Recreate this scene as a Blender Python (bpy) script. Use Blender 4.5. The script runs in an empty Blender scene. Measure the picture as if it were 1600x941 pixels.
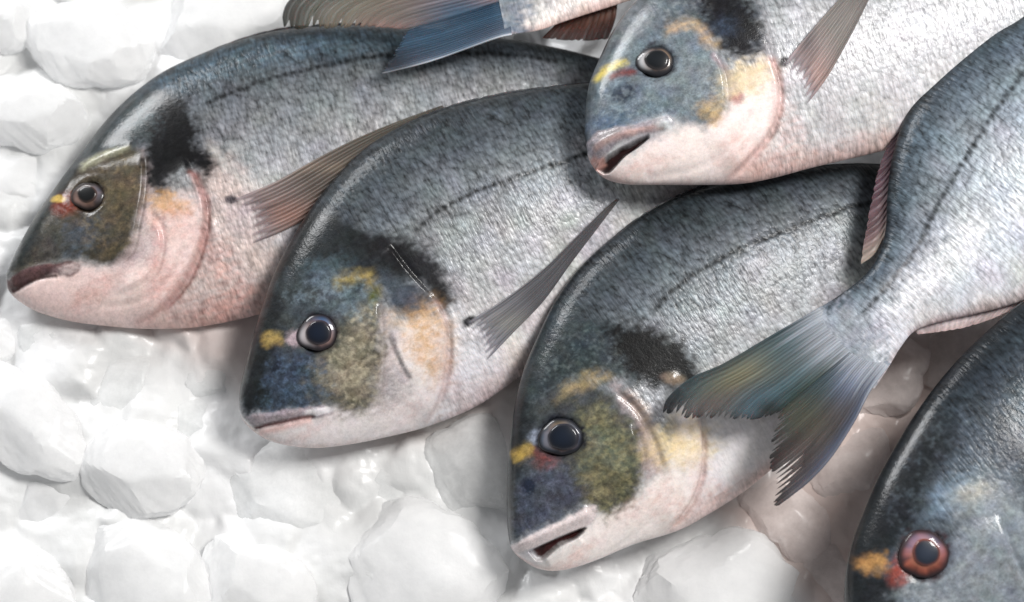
import bpy, bmesh, math, random
import numpy as np
from mathutils import Vector
from mathutils.bvhtree import BVHTree

# ------------------------------------------------------------------ camera
S = 0.0003                       # metres per photograph pixel at the fish
TILT = math.radians(15)
LENS = 70.0
FPX = LENS / 36.0 * 1600.0
DIST = S * FPX
PIVOT = np.array([0.0, 0.0, 0.03])
FWD = np.array([0.0, math.sin(TILT), -math.cos(TILT)])
RGT = np.array([1.0, 0.0, 0.0])
UPV = np.cross(RGT, FWD)
CPOS = PIVOT - FWD * DIST

scene = bpy.context.scene
COL = scene.collection
cd = bpy.data.cameras.new('camera')
cam = bpy.data.objects.new('camera', cd)
COL.objects.link(cam)
cam.location = CPOS
cam.rotation_euler = (TILT, 0, 0)
cd.lens = LENS
cd.sensor_width = 36
cd.clip_start = 0.01
cd.clip_end = 50
cd.dof.use_dof = True
cd.dof.focus_distance = DIST - 0.022
cd.dof.aperture_fstop = 6.0
scene.camera = cam

# ------------------------------------------------------------------ light
world = bpy.data.worlds.new('World')
scene.world = world
world.use_nodes = True
bg = world.node_tree.nodes['Background']
bg.inputs[0].default_value = (0.97, 0.98, 1.0, 1)
bg.inputs[1].default_value = 0.22


def area(name, loc, aim, size, power, col):
    l = bpy.data.lights.new(name, 'AREA')
    l.shape = 'RECTANGLE'
    l.size, l.size_y = size
    l.energy = power
    l.color = col
    o = bpy.data.objects.new(name, l)
    COL.objects.link(o)
    o.location = loc
    o.rotation_euler = (Vector(aim) - Vector(loc)).to_track_quat('-Z', 'Y').to_euler()
    return o


area('counter_lamp', (0.62, 0.24, 1.12), (0.0, 0, 0), (0.36, 0.36), 15.5, (1.0, 0.98, 0.955))
area('window_light', (-1.05, 1.15, 0.72), (0, 0, 0), (0.8, 0.45), 17.5, (0.985, 0.99, 1.0))

scene.view_settings.view_transform = 'Standard'
scene.view_settings.look = 'None'
scene.view_settings.exposure = 0.25
scene.view_settings.gamma = 1.0
scene.view_settings.use_curve_mapping = False
scene.cycles.use_denoising = True
scene.cycles.max_bounces = 10
scene.cycles.transparent_max_bounces = 12

rng = np.random.default_rng(7)
random.seed(7)


# ------------------------------------------------------------------ helpers
def srgb(c):
    c = np.asarray(c, float) / 255.0
    return np.where(c <= 0.04045, c / 12.92, ((c + 0.055) / 1.055) ** 2.4)


def rays(px):
    px = np.atleast_2d(np.asarray(px, float))
    d = FWD + np.outer((px[:, 0] - 800.0) / FPX, RGT) + np.outer((470.5 - px[:, 1]) / FPX, UPV)
    return d / np.linalg.norm(d, axis=1)[:, None]


def at_z(px, z):
    d = rays(px)
    k = (z - CPOS[2]) / d[:, 2]
    return CPOS + d * k[:, None]


def hash2(ix, iy, seed):
    h = (ix.astype(np.int64) * 374761393 + iy.astype(np.int64) * 668265263 + seed * 2147483) & 0x7fffffff
    h = ((h ^ (h >> 13)) * 1274126177) & 0x7fffffff
    h = (h ^ (h >> 16)) & 0x7fffffff
    return (h % 100003) / 100003.0


def vnoise(p, scale, seed=0):
    q = p / scale
    i = np.floor(q)
    f = q - i
    f = f * f * (3 - 2 * f)
    ix, iy = i[:, 0], i[:, 1]
    a = hash2(ix, iy, seed); b = hash2(ix + 1, iy, seed)
    c = hash2(ix, iy + 1, seed); d = hash2(ix + 1, iy + 1, seed)
    return (a * (1 - f[:, 0]) + b * f[:, 0]) * (1 - f[:, 1]) + (c * (1 - f[:, 0]) + d * f[:, 0]) * f[:, 1]


def fbm(p, scale, seed=0, octv=3):
    v = 0; a = 1.0; t = 0
    for k in range(octv):
        v = v + a * (vnoise(p, scale / (2 ** k), seed + 17 * k) - 0.5) * 2
        t += a
        a *= 0.55
    return v / t


def smooth(a, b, x):
    t = np.clip((x - a) / (b - a), 0, 1)
    return t * t * (3 - 2 * t)


def catmull(pts, sub=12):
    p = np.asarray(pts, float)
    if len(p) < 3:
        t = np.linspace(0, 1, sub * 2)[:, None]
        return p[0] * (1 - t) + p[-1] * t
    e = np.vstack([2 * p[0] - p[1], p, 2 * p[-1] - p[-2]])
    out = []
    for i in range(1, len(e) - 2):
        t = np.linspace(0, 1, sub, endpoint=False)[:, None]
        a, b, c, d = e[i - 1], e[i], e[i + 1], e[i + 2]
        out.append(0.5 * (2 * b + (c - a) * t + (2 * a - 5 * b + 4 * c - d) * t ** 2 + (3 * b - a - 3 * c + d) * t ** 3))
    out.append(p[-1:])
    return np.vstack(out)


def resample(pts, tt):
    c = catmull(pts)
    d = np.r_[0, np.cumsum(np.linalg.norm(np.diff(c, axis=0), axis=1))]
    d /= d[-1]
    return np.stack([np.interp(tt, d, c[:, k]) for k in range(c.shape[1])], 1)


def seg_dist(p, line):
    """distance to a polyline, its signed side and the closest fraction along it"""
    best = np.full(len(p), 1e9); side = np.ones(len(p)); frac = np.zeros(len(p))
    L = np.r_[0, np.cumsum(np.linalg.norm(np.diff(line, axis=0), axis=1))]
    for i in range(len(line) - 1):
        a, b = line[i], line[i + 1]
        ab = b - a
        n = ab @ ab + 1e-12
        t = np.clip(((p - a) @ ab) / n, 0, 1)
        q = a + t[:, None] * ab
        d = np.linalg.norm(p - q, axis=1)
        m = d < best
        best[m] = d[m]
        cr = ab[0] * (p[:, 1] - a[1]) - ab[1] * (p[:, 0] - a[0])
        side[m] = np.sign(cr[m])
        frac[m] = (L[i] + t[m] * math.sqrt(n)) / L[-1]
    return best, side, frac


def poly_sdf(p, poly):
    ring = np.vstack([poly, poly[:1]])
    d, _, _ = seg_dist(p, ring)
    ins = np.zeros(len(p), bool)
    x, y = p[:, 0], p[:, 1]
    for i in range(len(ring) - 1):
        a, b = ring[i], ring[i + 1]
        c = (a[1] > y) != (b[1] > y)
        xi = (b[0] - a[0]) * (y - a[1]) / (b[1] - a[1] + 1e-12) + a[0]
        ins ^= c & (x < xi)
    return np.where(ins, d, -d)


# ------------------------------------------------------------------ materials
def nodes(mat):
    mat.use_nodes = True
    nt = mat.node_tree
    nt.nodes.clear()
    out = nt.nodes.new('ShaderNodeOutputMaterial')
    b = nt.nodes.new('ShaderNodeBsdfPrincipled')
    nt.links.new(b.outputs[0], out.inputs[0])
    return nt, b


def math_node(nt, op, a, b=None, c=None):
    n = nt.nodes.new('ShaderNodeMath')
    n.operation = op
    for k, v in enumerate((a, b, c)):
        if v is None:
            continue
        if isinstance(v, (int, float)):
            n.inputs[k].default_value = v
        else:
            nt.links.new(v, n.inputs[k])
    return n.outputs[0]


def attr(nt, name):
    n = nt.nodes.new('ShaderNodeAttribute')
    n.attribute_name = name
    return n


def vec_mul(nt, v, xyz):
    n = nt.nodes.new('ShaderNodeVectorMath')
    n.operation = 'MULTIPLY'
    nt.links.new(v, n.inputs[0])
    n.inputs[1].default_value = xyz
    return n.outputs[0]


def noise(nt, v, scale, detail=3, rough=0.6):
    n = nt.nodes.new('ShaderNodeTexNoise')
    n.inputs['Scale'].default_value = scale
    n.inputs['Detail'].default_value = detail
    n.inputs['Roughness'].default_value = rough
    nt.links.new(v, n.inputs['Vector'])
    return n.outputs['Fac']


def mat_skin():
    m = bpy.data.materials.new('fish_skin')
    nt, b = nodes(m)
    col = attr(nt, 'paint').outputs['Color']
    uv = attr(nt, 'flank').outputs['Vector']
    sc = attr(nt, 'scaled').outputs['Fac']
    st = noise(nt, vec_mul(nt, uv, (0.20, 0.045, 1)), 1.0, 2, 0.5)      # short dashes across the body
    st2 = noise(nt, vec_mul(nt, uv, (0.34, 0.13, 1)), 1.0, 2, 0.6)
    sp = noise(nt, uv, 0.11, 4, 0.7)                                    # speckle of the bare head
    vo = nt.nodes.new('ShaderNodeTexVoronoi')
    vo.inputs['Scale'].default_value = 1.0
    sx = nt.nodes.new('ShaderNodeSeparateXYZ')
    nt.links.new(uv, sx.inputs[0])
    hx = nt.nodes.new('ShaderNodeCombineXYZ')
    nt.links.new(math_node(nt, 'MULTIPLY_ADD', sx.outputs[1], 0.055, math_node(nt, 'MULTIPLY', sx.outputs[0], 0.105)), hx.inputs[0])
    nt.links.new(math_node(nt, 'MULTIPLY', sx.outputs[1], 0.095), hx.inputs[1])
    nt.links.new(hx.outputs[0], vo.inputs['Vector'])
    vo.inputs['Randomness'].default_value = 0.55
    vd = vo.outputs['Distance']
    cellr = nt.nodes.new('ShaderNodeSeparateColor')
    nt.links.new(vo.outputs['Color'], cellr.inputs[0])
    sp2 = noise(nt, uv, 0.30, 3, 0.7)
    a = math_node(nt, 'SUBTRACT', st, 0.5)
    a2 = math_node(nt, 'SUBTRACT', st2, 0.5)
    v1 = math_node(nt, 'SUBTRACT', 0.42, vd)
    s1 = math_node(nt, 'MULTIPLY_ADD', a, 2.0, math_node(nt, 'MULTIPLY', a2, 0.8))
    s1 = math_node(nt, 'MULTIPLY_ADD', v1, 0.85, s1)
    s1 = math_node(nt, 'MULTIPLY_ADD', math_node(nt, 'SUBTRACT', cellr.outputs[0], 0.5), 0.42, s1)
    s1 = math_node(nt, 'MULTIPLY', s1, sc)
    h1 = math_node(nt, 'MULTIPLY_ADD', math_node(nt, 'SUBTRACT', sp, 0.5), 1.6, math_node(nt, 'MULTIPLY', math_node(nt, 'SUBTRACT', sp2, 0.5), 1.3))
    inv = math_node(nt, 'SUBTRACT', 1.0, sc)
    tot = math_node(nt, 'MULTIPLY_ADD', h1, inv, s1)
    bw = nt.nodes.new('ShaderNodeRGBToBW')
    nt.links.new(col, bw.inputs[0])
    calm = math_node(nt, 'MAXIMUM', math_node(nt, 'MULTIPLY_ADD', bw.outputs[0], -1.1, 1.15), 0.22)
    gain = math_node(nt, 'MAXIMUM', math_node(nt, 'MULTIPLY_ADD', tot, calm, 1.0), 0.22)
    mx = nt.nodes.new('ShaderNodeVectorMath')
    mx.operation = 'SCALE'
    nt.links.new(col, mx.inputs[0])
    nt.links.new(gain, mx.inputs['Scale'])
    nt.links.new(mx.outputs[0], b.inputs['Base Color'])
    ro = math_node(nt, 'MULTIPLY_ADD', sc, 0.04, 0.36)
    ro = math_node(nt, 'MULTIPLY_ADD', math_node(nt, 'SUBTRACT', sp, 0.5), 0.3, ro)
    nt.links.new(ro, b.inputs['Roughness'])
    nt.links.new(math_node(nt, 'MULTIPLY', sc, 0.07), b.inputs['Metallic'])
    b.inputs['Specular IOR Level'].default_value = 0.14
    b.inputs['Subsurface Weight'].default_value = 0.08
    b.inputs['Subsurface Radius'].default_value = (1.0, 0.55, 0.4)
    b.inputs['Subsurface Scale'].default_value = 0.003
    nt.links.new(math_node(nt, 'MULTIPLY_ADD', sc, -0.38, 0.55), b.inputs['Coat Weight'])
    b.inputs['Coat Roughness'].default_value = 0.10
    hb = math_node(nt, 'MULTIPLY_ADD', math_node(nt, 'MULTIPLY', tot, math_node(nt, 'MULTIPLY_ADD', sc, 0.75, 0.25)), 0.6, math_node(nt, 'MULTIPLY', sp, 0.3))
    bp = nt.nodes.new('ShaderNodeBump')
    bp.inputs['Strength'].default_value = 0.55
    bp.inputs['Distance'].default_value = 0.0007
    nt.links.new(hb, bp.inputs['Height'])
    nt.links.new(bp.outputs[0], b.inputs['Normal'])
    b2 = nt.nodes.new('ShaderNodeBump')
    b2.inputs['Strength'].default_value = 0.38
    b2.inputs['Distance'].default_value = 0.0006
    nt.links.new(hb, b2.inputs['Height'])
    nt.links.new(b2.outputs[0], b.inputs['Coat Normal'])
    return m


def mat_fin():
    m = bpy.data.materials.new('fin_membrane')
    nt, b = nodes(m)
    col = attr(nt, 'paint').outputs['Color']
    uv = attr(nt, 'flank').outputs['Vector']      # x along the ray, y across the rays
    st = noise(nt, vec_mul(nt, uv, (0.014, 0.22, 1)), 1.0, 3, 0.6)
    g = math_node(nt, 'MULTIPLY_ADD', math_node(nt, 'SUBTRACT', st, 0.5), 1.0, 1.0)
    g = math_node(nt, 'MAXIMUM', g, 0.3)
    mx = nt.nodes.new('ShaderNodeVectorMath')
    mx.operation = 'SCALE'
    nt.links.new(col, mx.inputs[0])
    nt.links.new(g, mx.inputs['Scale'])
    nt.links.new(mx.outputs[0], b.inputs['Base Color'])
    b.inputs['Roughness'].default_value = 0.45
    b.inputs['Specular IOR Level'].default_value = 0.2
    b.inputs['Coat Weight'].default_value = 0.15
    b.inputs['Coat Roughness'].default_value = 0.2
    b.inputs['Subsurface Weight'].default_value = 0.12
    b.inputs['Subsurface Scale'].default_value = 0.002
    bp = nt.nodes.new('ShaderNodeBump')
    bp.inputs['Strength'].default_value = 0.5
    bp.inputs['Distance'].default_value = 0.0005
    nt.links.new(st, bp.inputs['Height'])
    nt.links.new(bp.outputs[0], b.inputs['Normal'])
    nt.links.new(attr(nt, 'scaled').outputs['Fac'], b.inputs['Alpha'])
    return m


def mat_eye():
    m = bpy.data.materials.new('wet_eye')
    nt, b = nodes(m)
    nt.links.new(attr(nt, 'paint').outputs['Color'], b.inputs['Base Color'])
    b.inputs['Roughness'].default_value = 0.4
    b.inputs['Specular IOR Level'].default_value = 0.2
    b.inputs['Coat Weight'].default_value = 0.6
    b.inputs['Coat Roughness'].default_value = 0.05
    return m


def mat_ice(name, tint, clear, rough, glow=0.3, painted=False):
    """cloudy ice: milky body that lets light through, clearer streaks, wet skin"""
    m = bpy.data.materials.new(name)
    m.use_nodes = True
    nt = m.node_tree
    nt.nodes.clear()
    out = nt.nodes.new('ShaderNodeOutputMaterial')
    tc = nt.nodes.new('ShaderNodeTexCoord').outputs['Object']
    n1 = noise(nt, tc, 60.0, 5, 0.65)
    n2 = noise(nt, tc, 420.0, 3, 0.6)
    n3 = noise(nt, vec_mul(nt, tc, (1.0, 0.35, 0.6)), 150.0, 4, 0.7)
    mr = nt.nodes.new('ShaderNodeMapRange')
    nt.links.new(n1, mr.inputs['Value'])
    mr.inputs['From Min'].default_value = 0.3
    mr.inputs['From Max'].default_value = 0.7
    cloud = mr.outputs['Result']
    ramp = nt.nodes.new('ShaderNodeMix')
    ramp.data_type = 'RGBA'
    nt.links.new(cloud, ramp.inputs['Factor'])
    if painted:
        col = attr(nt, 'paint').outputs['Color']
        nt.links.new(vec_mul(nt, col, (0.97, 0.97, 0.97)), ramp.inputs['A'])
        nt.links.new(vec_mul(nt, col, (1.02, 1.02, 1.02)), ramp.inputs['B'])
    else:
        ramp.inputs['A'].default_value = (*[t * 0.97 for t in tint], 1)
        ramp.inputs['B'].default_value = (*[min(0.985, t * 1.02) for t in tint], 1)
    colr = ramp.outputs['Result']
    bp = nt.nodes.new('ShaderNodeBump')
    bp.inputs['Strength'].default_value = 0.2
    bp.inputs['Distance'].default_value = 0.002
    nt.links.new(math_node(nt, 'MULTIPLY_ADD', n2, 0.3, math_node(nt, 'MULTIPLY_ADD', n3, 0.5, n1)), bp.inputs['Height'])
    b = nt.nodes.new('ShaderNodeBsdfPrincipled')
    nt.links.new(colr, b.inputs['Base Color'])
    b.inputs['IOR'].default_value = 1.31
    nt.links.new(math_node(nt, 'MULTIPLY_ADD', n1, 0.5, rough - 0.25), b.inputs['Roughness'])
    b.inputs['Coat Weight'].default_value = 0.22
    b.inputs['Coat Roughness'].default_value = 0.16
    nt.links.new(bp.outputs[0], b.inputs['Normal'])
    sh = b.outputs[0]
    if glow:
        tl = nt.nodes.new('ShaderNodeBsdfTranslucent')
        nt.links.new(colr, tl.inputs['Color'])
        mx = nt.nodes.new('ShaderNodeMixShader')
        mx.inputs[0].default_value = glow
        nt.links.new(sh, mx.inputs[1]); nt.links.new(tl.outputs[0], mx.inputs[2])
        sh = mx.outputs[0]
    if clear:
        tp = nt.nodes.new('ShaderNodeBsdfTransparent')
        tp.inputs['Color'].default_value = (0.97, 0.98, 0.985, 1)
        mx = nt.nodes.new('ShaderNodeMixShader')
        nt.links.new(math_node(nt, 'MULTIPLY', math_node(nt, 'MULTIPLY_ADD', cloud, -0.7, 1.25), clear), mx.inputs[0])
        nt.links.new(sh, mx.inputs[1]); nt.links.new(tp.outputs[0], mx.inputs[2])
        sh = mx.outputs[0]
    nt.links.new(sh, out.inputs[0])
    return m


SKIN, FIN, EYE = mat_skin(), mat_fin(), mat_eye()
ICE = mat_ice('cloudy_ice', (0.975, 0.977, 0.982), 0.16, 0.45, 0.38)
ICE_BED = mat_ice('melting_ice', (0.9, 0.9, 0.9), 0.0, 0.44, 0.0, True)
ICE_CLEAR = mat_ice('clear_wet_ice', (0.95, 0.953, 0.95), 0.45, 0.38, 0.35)
ICE_PINK = mat_ice('blood_shade_tinted_ice', (0.87, 0.79, 0.765), 0.45, 0.34, 0.15)  # pink of blood, with shade and bounced fish colour put into the tint


# ------------------------------------------------------------------ mesh output
def mesh_obj(name, verts, faces, mat, parent=None, origin=None, paint=None, flank=None, scaled=None):
    verts = np.asarray(verts, float)
    o0 = np.zeros(3) if origin is None else np.asarray(origin, float)
    me = bpy.data.meshes.new(name)
    v = verts - o0
    if isinstance(faces, np.ndarray):
        nf = len(faces); k = faces.shape[1]
        me.vertices.add(len(v)); me.vertices.foreach_set('co', v.astype(np.float32).ravel())
        me.loops.add(nf * k); me.loops.foreach_set('vertex_index', faces.astype(np.int32).ravel())
        me.polygons.add(nf)
        me.polygons.foreach_set('loop_start', np.arange(0, nf * k, k, dtype=np.int32))
        me.update(calc_edges=True)
    else:
        me.from_pydata(v.tolist(), [], faces)
    me.polygons.foreach_set('use_smooth', np.ones(len(me.polygons), bool))
    if paint is not None:
        a = me.attributes.new('paint', 'FLOAT_COLOR', 'POINT')
        a.data.foreach_set('color', np.c_[np.clip(paint, 0.002, 0.95), np.ones(len(v))].astype(np.float32).ravel())
    if flank is not None:
        a = me.attributes.new('flank', 'FLOAT_VECTOR', 'POINT')
        a.data.foreach_set('vector', np.c_[flank, np.zeros(len(v))].astype(np.float32).ravel())
    if scaled is not None:
        a = me.attributes.new('scaled', 'FLOAT', 'POINT')
        a.data.foreach_set('value', np.asarray(scaled, np.float32))
    me.materials.append(mat)
    me.validate()
    me.update()
    o = bpy.data.objects.new(name, me)
    COL.objects.link(o)
    if parent is not None:
        o.parent = parent
    else:
        o.location = o0
    return o


def grid_faces(n, m, flip=False, wrap=False):
    i, j = np.meshgrid(np.arange(n - 1), np.arange(m if wrap else m - 1), indexing='ij')
    a = i * m + j
    b = i * m + (j + 1) % m
    c = (i + 1) * m + (j + 1) % m
    d = (i + 1) * m + j
    f = np.stack([a, b, c, d], -1).reshape(-1, 4)
    return f[:, ::-1] if flip else f


# ------------------------------------------------------------------ the ice
STRUCT = []


def spaced(lo, hi, a, b, fine, coarse):
    return np.r_[np.arange(lo, a, coarse), np.arange(a, b, fine), np.arange(b, hi + coarse, coarse)]


def ice_bed():
    """half melted mass of ice: angular lumps welded together"""
    xs = spaced(-1.0, 1.0, -0.275, 0.275, 0.0014, 0.012); ys = spaced(-0.9, 1.0, -0.17, 0.185, 0.0014, 0.012)
    X, Y = np.meshgrid(xs, ys, indexing='ij')
    p = np.c_[X.ravel(), Y.ravel()]
    cell = 0.026
    pw = p + 0.004 * np.c_[fbm(p, 0.03, 91, 2), fbm(p, 0.03, 92, 2)]
    ci = np.floor(pw / cell)
    acc = np.zeros(len(p)); K = 1500.0
    for dx in (-1, 0, 1):
        for dy in (-1, 0, 1):
            ix, iy = ci[:, 0] + dx, ci[:, 1] + dy
            H = lambda k: hash2(ix, iy, k)
            c = np.c_[(ix + 0.1 + 0.8 * H(1)) * cell, (iy + 0.1 + 0.8 * H(2)) * cell]
            d = pw - c
            R = cell * (0.5 + 0.4 * H(3))
            rot = H(4) * 6.283
            g = np.zeros(len(p))
            for q in range(6):
                a = rot + q * 1.0472 + 0.7 * (H(10 + q) - .5)
                g = np.maximum(g, (d[:, 0] * np.cos(a) + d[:, 1] * np.sin(a)) / (R * (0.75 + 0.45 * H(20 + q))))
            h = -0.003 + 0.006 * H(5) + d[:, 0] * 0.6 * (H(6) - .5) + d[:, 1] * 0.6 * (H(7) - .5) - 0.004 * g ** 4.0
            acc += np.exp(np.clip(h, -0.03, 0.03) * K)
    z = np.log(acc) / K
    z = np.maximum(z, -0.0055)
    z += 0.0010 * fbm(p, 0.010, 8, 3) + 0.0004 * fbm(p, 0.003, 9, 2) - 0.004
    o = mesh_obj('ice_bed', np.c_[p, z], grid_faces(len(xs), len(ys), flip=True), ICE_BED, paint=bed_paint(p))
    o['kind'] = 'structure'
    o['label'] = 'bed of half melted white ice under the fish'
    return o


def bed_paint(p):
    """blood and meltwater stains in the ice, mixed with painted shade beside the fish"""
    f = smooth(-.35, .35, fbm(p, 0.045, 71, 4))[:, None]
    c = np.array([0.68, 0.686, 0.684]) * (1 - f) + np.array([0.80, 0.805, 0.812]) * f      # clear and frosty patches
    for poly, rgb, f, al in [  # pink patches hold blood stain plus painted shade under the fish
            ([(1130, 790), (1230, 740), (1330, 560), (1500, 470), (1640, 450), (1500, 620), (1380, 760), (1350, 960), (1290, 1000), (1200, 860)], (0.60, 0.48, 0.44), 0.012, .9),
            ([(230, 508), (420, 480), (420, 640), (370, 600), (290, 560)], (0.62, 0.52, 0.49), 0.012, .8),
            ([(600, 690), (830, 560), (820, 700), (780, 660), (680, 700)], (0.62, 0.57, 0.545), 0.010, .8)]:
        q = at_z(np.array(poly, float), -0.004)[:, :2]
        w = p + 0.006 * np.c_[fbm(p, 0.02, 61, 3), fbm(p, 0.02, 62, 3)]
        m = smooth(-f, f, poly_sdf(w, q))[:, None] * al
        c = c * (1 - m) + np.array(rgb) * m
    return c


_bm = bmesh.new()
bmesh.ops.create_icosphere(_bm, subdivisions=5, radius=1.0)
ICO_V = np.array([v.co[:] for v in _bm.verts]); ICO_F = np.array([[v.index for v in f.verts] for f in _bm.faces])
_bm.free()


def lump(outline, half, seed, bump=0.10, flat=2.7):
    """closed angular lump of ice: outline (n,2) about its centre, half thickness"""
    r = np.random.default_rng(seed)
    c = outline.mean(0)
    d = outline - c
    ang = np.arctan2(d[:, 1], d[:, 0]); rad = np.linalg.norm(d, axis=1)
    od = np.argsort(ang); ang, rad = ang[od], rad[od]
    th = np.arctan2(ICO_V[:, 1], ICO_V[:, 0])
    sp, cp = ICO_V[:, 2], np.sqrt(np.maximum(1 - ICO_V[:, 2] ** 2, 0))
    fine = np.linspace(-math.pi, math.pi, 181)
    Rf = np.interp(fine, np.r_[ang[-1] - 2 * math.pi, ang, ang[0] + 2 * math.pi], np.r_[rad[-1], rad, rad[0]])
    R = np.interp(th, fine, Rf)
    R = R * cp ** .5 + rad.mean() * (1 - cp ** .5)
    V = np.c_[np.cos(th) * R * cp ** (2 / flat), np.sin(th) * R * cp ** (2 / flat), np.sign(sp) * np.abs(sp) ** (2 / flat * 1.1) * half]
    m = rad.mean()
    # broken facets
    for k in range(7):
        a = r.uniform(0, 6.283); el = r.uniform(0.45, 1.35)
        n = np.array([math.cos(a) * math.cos(el), math.sin(a) * math.cos(el), math.sin(el)])
        pr = V @ n
        lim = pr.max() * r.uniform(0.74, 0.93)
        over = np.maximum(pr - lim, 0)
        V -= (over * 0.92)[:, None] * n
    q = np.c_[V[:, 0] + 1.7 * V[:, 2], V[:, 1] - 1.3 * V[:, 2]] + seed * 3.1
    n1 = fbm(q, m * 0.5, seed, 4)
    n3 = fbm(q, m * 0.13, seed + 9, 3)
    n2 = fbm(np.c_[V[:, 1] + 0.7 * V[:, 2], V[:, 0] + 1.1 * V[:, 2]] - seed * 1.7, m * 0.9, seed + 50, 2)
    V[:, :2] *= (1 + (bump * 0.5 * n1 + 0.045 * n3) * cp)[:, None]
    V[:, 2] += half * (0.08 * n2 + 0.06 * n1 + 0.02 * n3) * np.abs(sp)
    return V, ICO_F, c


def chunk(poly, z, half_px, label, mat=ICE, tilt=(0, 0), seed=0):
    z = z - (0.0100 if mat == ICE else 0.0030)
    w = at_z(poly, z)
    V, F, c = lump(w[:, :2], half_px * S, seed)
    V[:, 2] += V[:, 0] * tilt[0] + V[:, 1] * tilt[1]
    o = mesh_obj('ice_chunk', V, F, mat)
    o.data.set_sharp_from_angle(angle=math.radians(20))
    o.location = (c[0], c[1], z)
    o['label'] = label
    o['category'] = 'ice chunk'
    o['group'] = 'loose ice chunks on the bed'
    return o


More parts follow.
